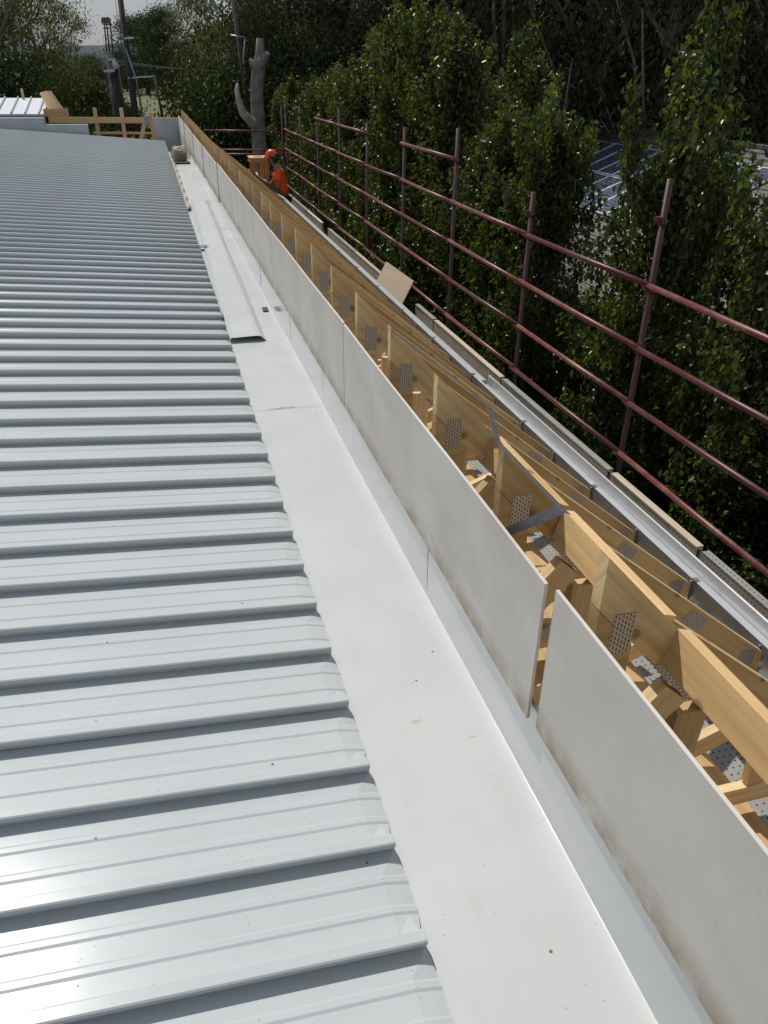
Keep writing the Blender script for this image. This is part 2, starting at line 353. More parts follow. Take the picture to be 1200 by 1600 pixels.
        for k in range(n):
            l = (k + 1) % n; s.f.append((i + l, i + k, i + n + k, i + n + l)); a, b_ = uv(poly[l]), uv(poly[k])
            s.uv += [a, b_, (b_[0], b_[1] + (y1 - y0)), (a[0], a[1] + (y1 - y0))]; s.smooth.append(False)
        return s
    def strip(s, prof, y0, y1, ny=1, smooth=False, fn=None):
        """open profile in x-z swept along y: a sheet"""
        n = len(prof); base = len(s.v); dist = [0]
        for k in range(1, n): dist.append(dist[-1] + math.dist(prof[k], prof[k - 1]))
        for j in range(ny + 1):
            y = y0 + (y1 - y0) * j / ny
            for x, z in prof: s.v.append(fn(x, y, z) if fn else (x, y, z))
        for j in range(ny):
            for k in range(n - 1):
                a = base + j * n + k; s.f.append((a, a + 1, a + 1 + n, a + n)); ya = y0 + (y1 - y0) * j / ny; yb = y0 + (y1 - y0) * (j + 1) / ny
                s.uv += [(ya, dist[k]), (ya, dist[k + 1]), (yb, dist[k + 1]), (yb, dist[k])]; s.smooth.append(smooth)
        return s
    def build(s, name, mat, parent=None, bevel=0.0, solid=0.0, fix=True):
        me = bpy.data.meshes.new(name); me.from_pydata(s.v, [], s.f)
        uvl = me.uv_layers.new(name='UVMap'); uvl.data.foreach_set('uv', [c for p in s.uv for c in p])
        me.polygons.foreach_set('use_smooth', s.smooth); me.materials.append(mat)
        if fix:
            bm = bmesh.new(); bm.from_mesh(me); bmesh.ops.recalc_face_normals(bm, faces=bm.faces); bm.to_mesh(me); bm.free()
        me.update()
        o = bpy.data.objects.new(name, me); col.objects.link(o)
        if parent is not None: o.parent = parent
        if solid:
            md = o.modifiers.new('solidify', 'SOLIDIFY'); md.thickness = solid; md.offset = 0
        if bevel:
            md = o.modifiers.new('bevel', 'BEVEL'); md.width = bevel; md.segments = 2; md.limit_method = 'ANGLE'
        return o
def copy_tree(o, parent=None):
    c = o.copy(); col.objects.link(c); c.parent = parent
    for ch in list(o.children): copy_tree(ch, c)
    return c
def np_mesh(name, verts, faces4, mat, parent=None, smooth=False):
    me = bpy.data.meshes.new(name); nv = len(verts); nf = len(faces4); k = faces4.shape[1]
    me.vertices.add(nv); me.vertices.foreach_set('co', verts.astype(np.float32).ravel())
    me.loops.add(nf * k); me.loops.foreach_set('vertex_index', faces4.astype(np.int32).ravel())
    me.polygons.add(nf); me.polygons.foreach_set('loop_start', np.arange(0, nf * k, k, dtype=np.int32)); me.polygons.foreach_set('loop_total', np.full(nf, k, dtype=np.int32))
    if smooth: me.polygons.foreach_set('use_smooth', np.ones(nf, dtype=bool))
    me.materials.append(mat); me.update(calc_edges=True)
    o = bpy.data.objects.new(name, me); col.objects.link(o); o.parent = parent
    return o

# ================================================================== SETTING
g = MB(); g.face([(-900, -300, -6.2), (900, -300, -6.2), (900, 1500, -6.2), (-900, 1500, -6.2)], [(0, 0)] * 4)
tag(g.build('ground', MT['grass']), kind='structure')
# far hill behind the sports ground
hv = []; hf = []; nx, ny = 60, 8
for j in range(ny + 1):
    for i in range(nx + 1):
        x = -700 + 1300 * i / nx; y = 640 + 260 * j / ny; t = math.sin(math.pi * j / ny)
        hz = 15 * math.exp(-((x + 70) / 260) ** 2) + 8 * math.sin(x * 0.021) + 3 * math.sin(x * 0.11) + 2.2 * math.sin(x * 0.37 + j)
        hv.append((x, y, -7 + (hz + 14) * (t ** 0.6)))
for j in range(ny):
    for i in range(nx): a = j * (nx + 1) + i; hf.append((a, a + 1, a + nx + 2, a + nx + 1))
hm = np_mesh('hill', np.array(hv), np.array(hf), MT['hill'], smooth=True); tag(hm, kind='structure')

# ================================================================== METAL ROOF
SL = math.tan(R(4.4)); XE = 0.343; XL = -9.0; P = 0.2333
def rib_profile():
    """y, z over one sheet of three pans"""
    pr = []
    for k in range(3):
        b = k * P
        pr += [(b - 0.004, -.045), (b - 0.0095, -.024), (b - 0.0120, -.022), (b - 0.0150, -.003), (b - 0.012, 0.0), (b + 0.010, 0.0), (b + 0.015, -.006), (b + 0.019, -.030), (b + 0.030, -.045)]
        for c in (b + 0.086, b + 0.158): pr += [(c - 0.012, -.045), (c - 0.006, -.0415), (c + 0.006, -.0415), (c + 0.012, -.045)]
    pr.append((3 * P - 0.004, -.0452))
    return [(y, z * .78) for y, z in pr]
pr = rib_profile()
def sheet_mesh():
    xs = [XL, -6, -4, -2.5, -1.5, -1, -.5, 0, XE - 0.045, XE - 0.012, XE + 0.010]
    s = MB(); n = len(pr)
    for ix, x in enumerate(xs):
        for (y, z) in pr:
            zz = z; xx = x
            if ix >= len(xs) - 2:
                low = z < -.029 and .034 < (y % P) < P - .010
                if ix == len(xs) - 1: xx = XE + (0.010 if low else 0.0); zz = z - (0.0125 if low else 0.0)
                else: zz = z - (0.0060 if low else 0.0); xx = x if low else XE - .002
            s.v.append((xx, y, zz + SL * (XE - x) if x < XE else zz))
    for i in range(len(xs) - 1):
        for k in range(n - 1):
            a = i * n + k; s.f.append((a, a + 1, a + 1 + n, a + n)); s.uv += [(xs[i], pr[k][0]), (xs[i], pr[k + 1][0]), (xs[i + 1], pr[k + 1][0]), (xs[i + 1], pr[k][0])]; s.smooth.append(False)
    return s
roof = tag(empty('metal_roof', (0, 0, 0)), 'pale grey ribbed steel roof filling the left of the picture', 'roof')
first = sheet_mesh().build('roof_sheet', MT['roof'], roof, solid=0.0008)
Y0 = 0.878 - 3 * P * 4
first.location = (0, Y0, 0)
for k in range(1, 33):
    c = first.copy(); col.objects.link(c); c.parent = roof
    c.location = (random.uniform(-.002, .002), Y0 + 3 * P * k, random.uniform(-.0006, .0006)); c.rotation_euler = (random.uniform(-.0015, .0015), 0, 0)
YEND = Y0 + 3 * P * 33
# building below it all
bld = tag(empty('building', (0, 0, -6.2)), 'brick building that carries the ribbed roof and timber trusses', 'building')
b = MB(); b.box((-8.8, -2, 0), (1.95, 21.3, 5.1)); b.build('wall', MT['brick'], bld)
b = MB(); b.box((0.745, -2, 4.98), (2.0, 21.3, 5.16)); b.build('wall_plate', MT['pine'], bld)

# ================================================================== BOX GUTTER
gut = tag(empty('box_gutter', (0, 0, 0)), 'wide white steel box gutter along the ends of the roof ribs', 'gutter')
def gprof(z0=-.0510):
    p = [(0.20, z0), (0.45, z0), (0.7228, z0), (0.7241, z0 + .0004), (0.7248, z0 + .0011), (0.725, z0 + .0024), (0.7252, z0 + .05), (0.7255, z0 + .10), (0.7258, z0 + .16), (0.726, 0.20)]
    return p
def wob(a, b_):
    def fn(x, y, z):
        return (x + 0.0012 * math.sin(y * 3.1 + x * 9) * (z > -.03), y, z + 0.0012 * math.sin(y * 2.3 + x * 5))
    return fn
runs = [(-1.2, 3.85, 0.0), (3.83, 6.6, .0008), (6.58, 9.2, .0016), (9.18, 12.0, .0024), (11.98, 17.0, .0032)]
for k, (a, b_, dz) in enumerate(runs):
    gp = [(x - (dz if z > 0 else 0) * .4, z + dz) for x, z in gprof()]
    s = MB(); s.strip(gp[:5], a, b_, 30, False, wob(0, 0)); s.build('gutter_sheet', MT['gut'], gut, fix=False)
    s = MB(); s.strip(gp[4:], a, b_, 30, True, wob(0, 0)); s.build('upstand', MT['ups'], gut, fix=False)
s = MB(); s.strip([(x, z - .19 if i < 9 else z) for i, (x, z) in enumerate(gprof())], 17.0, 21.4, 4, True); s.build('gutter_sheet', MT['gut'], gut, fix=False)
s = MB(); s.face([(0.2, 17.001, -.25), (0.725, 17.001, -.25), (0.725, 17.001, -.05), (0.2, 17.001, -.05)], [(0, 0)] * 4); s.build('gutter_step', MT['gut'], gut)
# creases on the upstand where lengths were folded
for y in (1.42, 2.05, 3.83, 4.9, 5.35, 5.8, 6.4):
    s = MB(); s.bar((0.7252, y, -.03), (0.7256, y + 0.008, 0.15), 0.003, 0.0016, (1, 0, 0)); s.build('crease', MT['gut'], gut)

# ================================================================== PARAPET PANELS
par = tag(empty('parapet_wall', (0, 0, 0)), 'low parapet of grey fibre cement panels between gutter and trusses', 'wall')
def panel(y0, y1, z0, z1, x0, x1, zt=None, th=.008):
    """x0 face at the near end, x1 face at the far end; slightly wavy like a thin board screwed to studs"""
    s = MB(); n = max(2, int((y1 - y0) / .15)); zt = z1 if zt is None else zt
    P0 = []
    for k in range(n + 1):
        t = k / n; y = y0 + (y1 - y0) * t; x = x0 + (x1 - x0) * t + 0.0012 * math.sin(y * 4.2)
        P0.append((x, y, z0, z1 + (zt - z1) * t))
    for k in range(n):
        xa, ya, za, ta = P0[k]; xb, yb, zb, tb = P0[k + 1]
        i = len(s.v)
        s.v += [(xa, ya, za), (xa, ya, ta), (xa + th, ya, ta), (xa + th, ya, za), (xb, yb, zb), (xb, yb, tb), (xb + th, yb, tb), (xb + th, yb, zb)]
        for q in ((0, 1), (1, 2), (2, 3), (3, 0)):
            s.f.append((i + q[0], i + q[1], i + 4 + q[1], i + 4 + q[0])); s.uv += [(0, 0)] * 4; s.smooth.append(False)
        if k == 0: s.f.append((i + 3, i + 2, i + 1, i)); s.uv += [(0, 0)] * 4; s.smooth.append(False)
        if k == n - 1: s.f.append((i + 4, i + 5, i + 6, i + 7)); s.uv += [(0, 0)] * 4; s.smooth.append(False)
    return s
bounds = [(-1.0, 1.205, .7165, .7165, .152, .549), (1.235, 3.270, .706, .7155, .158, .548), (3.285, 5.55, .7160, .7160, .155, .545), (5.562, 7.80, .7160, .7162, .15, .545), (7.812, 9.98, .7162, .7160, .14, .545),
          (10.13, 12.62, .7155, .7160, .10, .530), (12.82, 15.2, .7155, .716, .08, .525), (15.45, 18.3, .7155, .716, .06, .525), (18.62, 21.3, .7155, .716, -.2, .52)]
for k, (a, b_, xa, xb, z0, z1) in enumerate(bounds):
    panel(a, b_, z0, z1, xa, xb, z1 + random.uniform(-.006, .006)).build('cement_panel', MT['cement'], par)
for a, b_ in ((0, 0),):
    s = MB(); s.box((0.732, 21.3, -.25), (0.76, 21.42, .5)); s.build('end_stud', MT['pine'], par)
# end panel across the gutter
ep = MB(); ep.box((0.13, 21.42, -.5), (0.74, 21.44, .445)); o = ep.build('end_wall', MT['greysteel']); tag(o, 'grey steel end wall closing the far end of the box gutter', 'wall')
tr = MB(); tr.box((0.13, 21.41, .4455), (0.74, 21.45, .465)); tr.build('capping', MT['pinel'], o)

# ================================================================== ROOF TRUSSES
TX0, TX1 = 0.765, 2.345
def chord_z(x):
    return 0.69 - 1.066 * (x - TX0) if x < 1.37 else 0.045 - 0.78 * (x - 1.37)
TY = 0.018  # half thickness
def make_truss():
    r = empty('roof_truss', (0, 0, 0))
    dp = .13; de = .118
    k0 = chord_z(1.37)
    s = MB(); s.prism([(TX0, .69 - dp), (1.37 - .03, k0 - dp + .03), (1.37, k0), (TX0, .69)][::1], -TY, TY); s.build('top_chord', MT['pine'], r)
    s = MB(); s.prism([(1.342, k0 - dp + .028), (TX1, chord_z(TX1) - de), (TX1, chord_z(TX1)), (1.372, k0 - .002)], -TY, TY); s.build('eave_chord', MT['pine'], r)
    s = MB(); s.prism([(TX0, -.95), (TX0 + .092, -.95), (TX0 + .092, .69 - dp - .002 - .098), (TX0, .69 - dp - .002)], -TY, TY); s.build('stud', MT['pine'], r)
    s = MB(); s.box((TX0 + .094, -TY, -.972), (2.28, TY, -.882)); s.build('bottom_chord', MT['pinel'], r)
    def web(p, q, w_=.07):
        s = MB(); s.bar((p[0], 0, p[1]), (q[0], 0, q[1]), .036 - .002, w_ + .012, (-(q[1] - p[1]), 0, q[0] - p[0])); s.build('web', MT['pinel'], r)
    web((1.005, .285), (.86, .12)); web((1.065, .215), (1.02, -.87)); web((1.885, -.50), (1.13, -.80)); web((1.94, -.53), (1.96, -.87))
    def pl(cx, cz, w_, h_, ang=0.0, nm='nail_plate'):
        u = Vector((math.cos(ang), 0, math.sin(ang))); v = Vector((-math.sin(ang), 0, math.cos(ang))); c = Vector((cx, 0, cz))
        for sy in (-1, 1):
            s = MB(); y = Vector((0, sy * (TY + .0012), 0)); e = Vector((0, sy * .0011, 0))
            q = [c - u * w_ / 2 - v * h_ / 2, c + u * w_ / 2 - v * h_ / 2, c + u * w_ / 2 + v * h_ / 2, c - u * w_ / 2 + v * h_ / 2]
            uvq = [(0, 0), (0, w_), (h_, w_), (h_, 0)]
            s.face([p + y for p in q], uvq); s.face([p + y - e for p in q][::-1], uvq[::-1])
            s.build(nm, MT['plate'], r, fix=False)
    pl(TX0 + .062, .492, .052, .105, -.03)
    pl(1.00, .335, .17, .048, R(-46.8)); pl(1.935, chord_z(1.935) - .075, .115, .085, R(-38)); pl(2.265, chord_z(2.265) - .075, .085, .085, R(-5)); pl(1.03, -.885, .11, .07, 0); pl(1.545, -.885, .13, .07, 0)
    return r
tru = make_truss()
GT = 'timber trusses standing in a row behind the grey parapet'
lab = ['timber truss nearest the camera, its stud at the right edge of the picture', 'timber truss whose stud rises beside the gap between the two nearest grey panels',
       'timber truss where the bent grey steel strap turns and the second bright plank butts', 'timber truss just before the first of the bright sloping planks', 'timber truss on whose stud top the steel strap ends',
       'timber truss one bay beyond the end of the steel strap']
near_lab = 'timber truss in the middle of the row, nail plate still readable on its stud'
far_lab = 'timber truss far along the row, seen only as a thin stud edge'
for k in range(39):
    y = 1.111 + 0.018 + .524 * (k - 1) - (.045 if k == 0 else 0)
    o = tru if k == 0 else copy_tree(tru)
    o.location = (random.uniform(-.004, .004), y + random.uniform(-.006, .006), random.uniform(-.004, .004)); o.rotation_euler = (0, 0, random.uniform(-.004, .004))
    tag(o, lab[k] if k < len(lab) else ('timber truss with its nail plate in view, the %s from the camera' if k < 14 else 'distant timber truss seen as a thin stud edge, %s from the camera') % ordinal(k + 1), 'roof truss', GT)
# bright sloping planks (noggings) between the near trusses, tilt shaped to catch more sun and look brighter
def nogging(y0, y1, x, label, z=None, w_=.090):
    a = R(17); s = MB(); th = .035
    top = Vector((x, 0, chord_z(x) - .004)); dn = Vector((-math.sin(a), 0, -math.cos(a))) * w_; ac = Vector((math.cos(a), 0, -math.sin(a))) * th
    q = [top + dn, top + dn + ac, top + ac, top]
    s.hexa([p + Vector((0, y0, 0)) for p in q] + [p + Vector((0, y1, 0)) for p in q])
    o = s.build('timber_nogging', MT['pinek'], bevel=.0012); tag(o, label, 'timber plank', 'bright noggings nailed between the nearest trusses')
yk = lambda k: 1.129 + .524 * (k - 1)
nogging(yk(0) + .022, yk(1) - .022, .962, 'large bright plank with a knot between the two nearest trusses, running off the right edge')
nogging(yk(1) + .022, yk(2) - .022, .957, 'bright sloping plank ending at the bend of the steel strap')
nogging(yk(2) + .022, yk(3) - .022, .965, 'shortest bright sloping plank, farthest of the three between trusses')

# steel strap lying over the chords
def ribbon(pts, w_, th, name, mat, parent=None, side=(0.3, .9, 0)):
    s = MB()
    for p, q in zip(pts[:-1], pts[1:]): s.bar(p, Vector(q) + (Vector(q) - Vector(p)).normalized() * .002, w_, th, (0.5, -.15, .8))
    return s.build(name, mat, parent)
def on_chord(y, x, lift=.006): return Vector((x, y, chord_z(x) + lift))
sp = [on_chord(yk(4), .78), on_chord(yk(4) - .15, .82, .012), on_chord(yk(3), .985, .004), on_chord(yk(3) - .2, 1.03), on_chord(yk(2) + .06, .93), on_chord(yk(2), .80, .012), on_chord(yk(2) - .12, .84), on_chord(yk(2) - .25, .905, .006), on_chord(yk(1) + .08, .965, .01)]
sp = [aty(609, 514, yk(4)), aty(680, 566, 2.52), aty(765, 637, yk(3) - .02), aty(771, 665, 1.95), aty(778, 690, yk(2)), aty(800, 714, 1.60), aty(845, 760, 1.42), aty(885, 801, 1.30)]
st = tag(empty('steel_strap', sp[0]), 'bent grey galvanised strap running over the truss tops', 'steel strap')
o = ribbon([p - sp[0] for p in sp], .022, .0015, 'strap', MT['strap'], st)
s = MB(); s.bar(aty(880, 794, 1.42) - sp[0], aty(786, 834, 1.52) - sp[0], .0015, .024, (.3, 0, 1)); o = s.build('cross_strap', MT['strap'], st)
# coiled wire and spring clips at the chord joint
# ================================================================== FASCIA AND EAVES GUTTER
fg = tag(empty('eaves_gutter', (2.4, 0, -.72)), 'bright metal eaves gutter fixed to a grey fascia beside the scaffold deck', 'gutter')
s = MB(); s.box((-.012, -1.2, -.145), (-.002, 21.3, -.004)); s.build('fascia', MT['fascia'], fg)
s = MB(); s.strip([(-.05, -.142), (-.012, -.146)], -1.2, 21.3, 1); s.build('fascia_flange', MT['galv'], fg, solid=.001)
prof = [(-.012, .0), (.006, .003), (.010, -.012), (.016, -.055), (.030, -.062), (.072, -.062), (.084, -.05), (.090, .0), (.092, .022), (.098, .027), (.104, .022), (.102, .010)]
s = MB(); s.strip(prof, -1.2, 5.75, 12); s.build('trough', MT['gwhite'], fg, solid=.0012)
s = MB(); s.strip([(-.012, .0), (.045, .004), (.055, .0), (.055, -.01)], 5.70, 21.3, 8); s.build('cover_flashing', MT['gwhite'], fg, solid=.0012)
for y in np.arange(0.6, 12, 1.05):
    s = MB(); s.box((-.016, y, -.002), (.012, y + .03, .0065)); s.build('bracket', MT['fascia'], fg)
for k in range(0, 16):
    y = yk(k) + .03
    s = MB(); s.bar((-.016, y, -.14), (-.016, y, -.01), .012, .012, (1, 0, 0)); s.bar((-.045, y, -.128), (-.012, y, -.134), .022, .003); s.build('fascia_clip', MT['galv'], fg)

# ================================================================== SCAFFOLD
SX = 3.30
scf = tag(empty('scaffold', (SX, 0, -6.2)), 'maroon steel tube scaffold with four guard rails in front of the trees', 'scaffold')
zz = lambda z: z + 6.2
poles_y = [-0.85, 1.22, 3.26 + 0, 0, 0]
PY0 = 3.845 * SX / 2.6; DP = 1.625 * SX / 2.6
pys = [PY0 + DP * k for k in range(-2, 9)]
tops = {0: .90, 1: .56, 2: .96, 3: .85, -1: .9, -2: .9}
rails_z = [.205, -.235, -.655, -1.085]
for k, y in zip(range(-2, 9), pys):
    zt = tops.get(k, .80 + .1 * ((k * 7) % 3 - 1))
    s = MB(); s.tube([(0, y, 0), (0, y, zz(zt))], .0225, 12); s.build('standard', MT['post'], scf)
    for rz in rails_z + [.66 if k != 1 else .4]:
        if rz > zt: continue
        s = MB(); s.tube([(0, y, zz(rz) - .035 - .02), (0, y, zz(rz) - .020)], .034, 10); s.bar((-.02, y, zz(rz) - .01), (-.06, y, zz(rz) - .01), .05, .03)
        s.build('coupler', MT['tube'], scf)
for j, rz in enumerate(rails_z):
    for k in range(-2, 8):
        ya, yb = pys[k + 2], pys[k + 3]; m_ = MT['tubew'] if (j + k) % 3 else MT['tube']
        if k < 0 and j in (1, 2): m_ = MT['tube']
        s = MB(); dz = random.uniform(-.012, .012); s.tube([(-.04, ya - .03, zz(rz + dz)), (-.04, (ya + yb) / 2, zz(rz - .004)), (-.04, yb + .03, zz(rz - dz))], .0205, 12); s.build('guard_rail', m_, scf)
for k in (2, 4, 5):
    ya, yb = pys[k + 2], pys[k + 3]
    s = MB(); s.tube([(-.04, ya - .03, zz(.655)), (-.04, yb + .03, zz(.655))], .0205, 12); s.build('guard_rail', MT['tubew'], scf)
# inner standards below the deck, transoms
for k, y in zip(range(-2, 9), pys):
    s = MB(); s.tube([(-1.15, y + .1, 0), (-1.15, y + .1, zz(-1.55))], .0245, 10); s.build('standard', MT['post'], scf)
    s = MB(); s.tube([(-1.25, y + .06, zz(-1.545)), (.08, y + .06, zz(-1.545))], .0225, 10); s.build('transom', MT['tube'], scf)
# end return across the far end
for z_, x1 in ((.03, 3.45), (-.45, 3.7), (-.56, 3.7)):
    s = MB(); s.tube([(1.45 - SX, 24.0, zz(z_)), (x1 - SX, 24.0, zz(z_ - .03))], .0225, 10); s.build('end_rail', MT['tubew'], scf)
s = MB(); s.tube([(.3, 24.05, 0), (.3, 24.05, zz(.6))], .0245, 10); s.build('standard', MT['post'], scf)
# deck planks and toe boards
for c in range(5):
    x = 2.03 + c * .238
    for k in range(-1, 9):
        y0 = -2.3 + 2.42 * (k + 1) + (.0 if c % 2 else .0)
        s = MB(); s.box((x - SX, y0, zz(-1.515)), (x + .225 - SX, y0 + 2.40, zz(-1.465))); s.build('deck_plank', MT['plank'], scf, bevel=.004)
tb = [(-.6, 2.5), (2.5, 2.49 + 2.5), (4.98, 7.2), (7.2, 9.4), (9.42, 11.6), (12.4, 14.3), (14.35, 16.0), (16.6, 18.2), (18.2, 20.5)]
tb = [(-1.0, 4.66), (4.70, 8.05), (8.08, 10.4), (11.05, 13.2), (13.22, 15.7), (16.35, 18.6), (18.62, 21.5)]
tb = [(-1.0, 1.2), (1.24, 3.62), (3.66, 4.80), (4.84, 7.0), (7.04, 9.2), (9.24, 10.0), (11.7, 13.6), (13.63, 15.85), (16.5, 18.2), (18.25, 20.9)]
for k, (a, b_) in enumerate(tb):
    s = MB(); t_ = random.uniform(-.008, .008); s.hexa([(3.185 - SX, a, zz(-1.455)), (3.185 - SX + t_, a, zz(-1.232)), (3.228 - SX + t_, a, zz(-1.232)), (3.228 - SX, a, zz(-1.455)),
        (3.185 - SX, b_, zz(-1.455)), (3.185 - SX - t_, b_, zz(-1.232)), (3.228 - SX - t_, b_, zz(-1.232)), (3.228 - SX, b_, zz(-1.455))])
    s.build('toe_board', MT['toe'], scf, bevel=.004)
    s = MB(); s.box((3.178 - SX, a + .01, zz(-1.2315)), (3.234 - SX, b_ - .01, zz(-1.222))); s.build('toe_board_lip', MT['plank'] if k % 2 else MT['ply'], scf)

# leaning board, offcuts and gear on the deck
def tilted_board(name, P4, th, mat, label, cat, group=None):
    """P4 four corners; thickness pushed away along the normal"""
    P4 = [Vector(p) for p in P4]; n = (P4[1] - P4[0]).cross(P4[3] - P4[0]).normalized() * th
    s = MB(); s.hexa([P4[0], P4[0] + n, P4[3] + n, P4[3], P4[1], P4[1] + n, P4[2] + n, P4[2]])
    o = s.build(name, mat); return tag(o, label, cat, group)
a0 = atx(634, 482, 3.14); a1 = atx(592, 456, 3.14)
a2 = atx(606, 408, 3.26); a3 = atx(647, 441, 3.26)
tilted_board('ply_board', [Vector((2.92, 10.12, -1.46)), Vector((2.92, 11.50, -1.46)), Vector((3.20, 11.55, -.985)), Vector((3.20, 10.16, -.955))], .012, MT['ply'], 'pale square board leaning against the scaffold toe board', 'board')
for k, (x, y, l, a, mt, lb) in enumerate([(2.85, 13.6, .5, .3, 'pinel', 'pale offcut of timber lying on the scaffold deck, nearest of the scraps'), (2.95, 15.4, .6, -.5, 'white', 'white strip of metal lying askew on the scaffold deck'),
        (2.75, 16.2, .45, 1.2, 'ply', 'short wide board lying across the scaffold deck'), (2.8, 17.3, .55, 1.4, 'ply', 'plank piece lying across the deck just before the worker'), (2.9, 11.6, .7, .15, 'tube', 'maroon tube lying along the scaffold deck')]):
    s = MB(); d = Vector((math.sin(a), math.cos(a), 0)) * l / 2; s.bar(-d, d, .09 if mt != 'tube' else .03, .03); o = s.build('deck_scrap', MT[mt]); o.location = (x, y, -1.445); tag(o, lb, 'scrap', 'scraps on the scaffold deck')
rb = MB()
for k in range(60):
    x = random.uniform(2.6, 3.1); y = random.uniform(8.8, 14.5); a = random.uniform(0, 3); d = Vector((math.cos(a), math.sin(a), 0)) * random.uniform(.01, .05); c = Vector((x, y, -1.458)); rb.bar(c - d, c + d, random.uniform(.01, .03), .012)
tag(rb.build('rubble', MT['pinel']), 'small timber chips scattered on the scaffold deck', 'rubble', kind='stuff')

# ================================================================== LOOSE FLASHING, SACK, OTHER BITS IN THE GUTTER
s = MB(); ny = 26
def lf(x, y, z): return (x, y, z)
base = len(s.v)
for j in range(ny + 1):
    t = j / ny; y = 5.02 + 6.25 * t
    xl = .347 + .085 * t; xr = .545 + .075 * t; wave = .004 * math.sin(y * 1.7)
    lift = .014 * (1 - t) ** 2
    s.v += [(xl, y, -.034 + lift), (xl + .012, y, -.028 + lift), (xl + .028, y, -.029 + lift), (xr - .028, y, -.020 + .006 * (1 - t) + wave), (xr, y, -.023 + .006 * (1 - t) + wave), (xr + .040 + .004 * math.sin(y * 2.1), y, -.047)]
for j in range(ny):
    for k in range(5): a = j * 6 + k; s.f.append((a, a + 1, a + 7, a + 6)); s.uv += [(0, 0)] * 4; s.smooth.append(False)
o = s.build('loose_flashing', MT['gut'], solid=.0012); tag(o, 'long folded white flashing lying loose in the box gutter', 'flashing')
s = MB(); s.box((-.02, 0, 0), (.02, .11, .006)); o = s.build('black_packer', MT['black']); o.location = (.672, 5.72, -.0475); o.rotation_euler = (0, 0, -.06); tag(o, 'small black packer beside the loose white flashing', 'packer')
s = MB(); s.box((-.012, 0, 0), (.014, .12, .02)); o = s.build('black_packer', MT['black']); o.location = (.362, 5.55, -.046); tag(o, 'black packer under the roof edge left of the loose flashing', 'packer')
def lump(name, c, size, mat, label, cat, seed=1, group=None):
    random.seed(seed); bm = bmesh.new(); bmesh.ops.create_icosphere(bm, subdivisions=3, radius=1)
    for v in bm.verts:
        n = v.co.copy(); k = 1 + .12 * math.sin(n.x * 5 + seed) + .1 * math.sin(n.y * 6 + 2 * seed) + random.uniform(-.05, .05)
        p = Vector([math.copysign(abs(q) ** .55, q) for q in n]); v.co = Vector((p.x * size[0] * k, p.y * size[1] * k, (p.z * size[2] * k)))
        if v.co.z < -size[2] * .8: v.co.z = -size[2] * .8
    me = bpy.data.meshes.new(name); bm.to_mesh(me); bm.free(); me.materials.append(mat)
    o = bpy.data.objects.new(name, me); col.objects.link(o); o.location = c; return tag(o, label, cat, group)
lump('rubbish_sack', (.50, 16.6, .065), (.13, .28, .13), MT['stone'], 'grey brown sack of rubbish at the far end of the gutter', 'sack', 3)
s = MB(); s.box((-.17, -.12, 0), (.17, .12, .03)); o = s.build('black_tray', MT['black']); o.location = (.50, 16.2, -.046); tag(o, 'flat black tray under the sack at the gutter end', 'tray')
s = MB(); s.hexa([(0, 0, 0), (.02, 0, 0), (.02, .1, 0), (0, .1, 0), (-.05, 0, .36), (-.03, 0, .36), (.0, .08, .30), (-.02, .08, .30)]); o = s.build('bent_offcut', MT['stone']); o.location = (.37, 17.0, -.04); tag(o, 'bent brown sheet offcut standing beside the sack', 'offcut')
s = MB(); s.bar((-.1, 0, 0), (.12, .1, .03), .06, .02); o = s.build('timber_offcut', MT['pinel']); o.location = (.50, 16.5, .185); tag(o, 'pale timber offcut lying on top of the sack', 'offcut')
# torn strip along the roof edge near the far end and small bent tabs
s = MB()
for j in range(25):
    y = 10.6 + 6.0 * j / 24; dx = .012 * math.sin(j * 1.9)
    s.v += [(.352, y, -.02), (.375 + dx, y, .0), (.40 + dx, y, -.045)]
for j in range(24):
    for k in range(2): a = j * 3 + k; s.f.append((a, a + 1, a + 4, a + 3)); s.uv += [(0, 0)] * 4; s.smooth.append(False)
o = s.build('edge_flashing', MT['ply'], solid=.001); tag(o, 'crumpled beige strip along the far roof edge above the gutter', 'flashing')
for k, (y, l) in enumerate([(8.02, .085), (10.5, .05)]):
    s = MB(); s.hexa([(0, 0, 0), (0, .16, 0), (0, .16, .004), (0, 0, .004), (l, .06, .012), (l, .07, .012), (l, .07, .016), (l, .06, .016)]); o = s.build('bent_tab', MT['fascia']); o.location = (.345, y, -.02)
    tag(o, ['dark pointed tab bent out of the roof edge beside the loose flashing', 'small dark bent tab at the end of the beige strip'][k], 'tab')

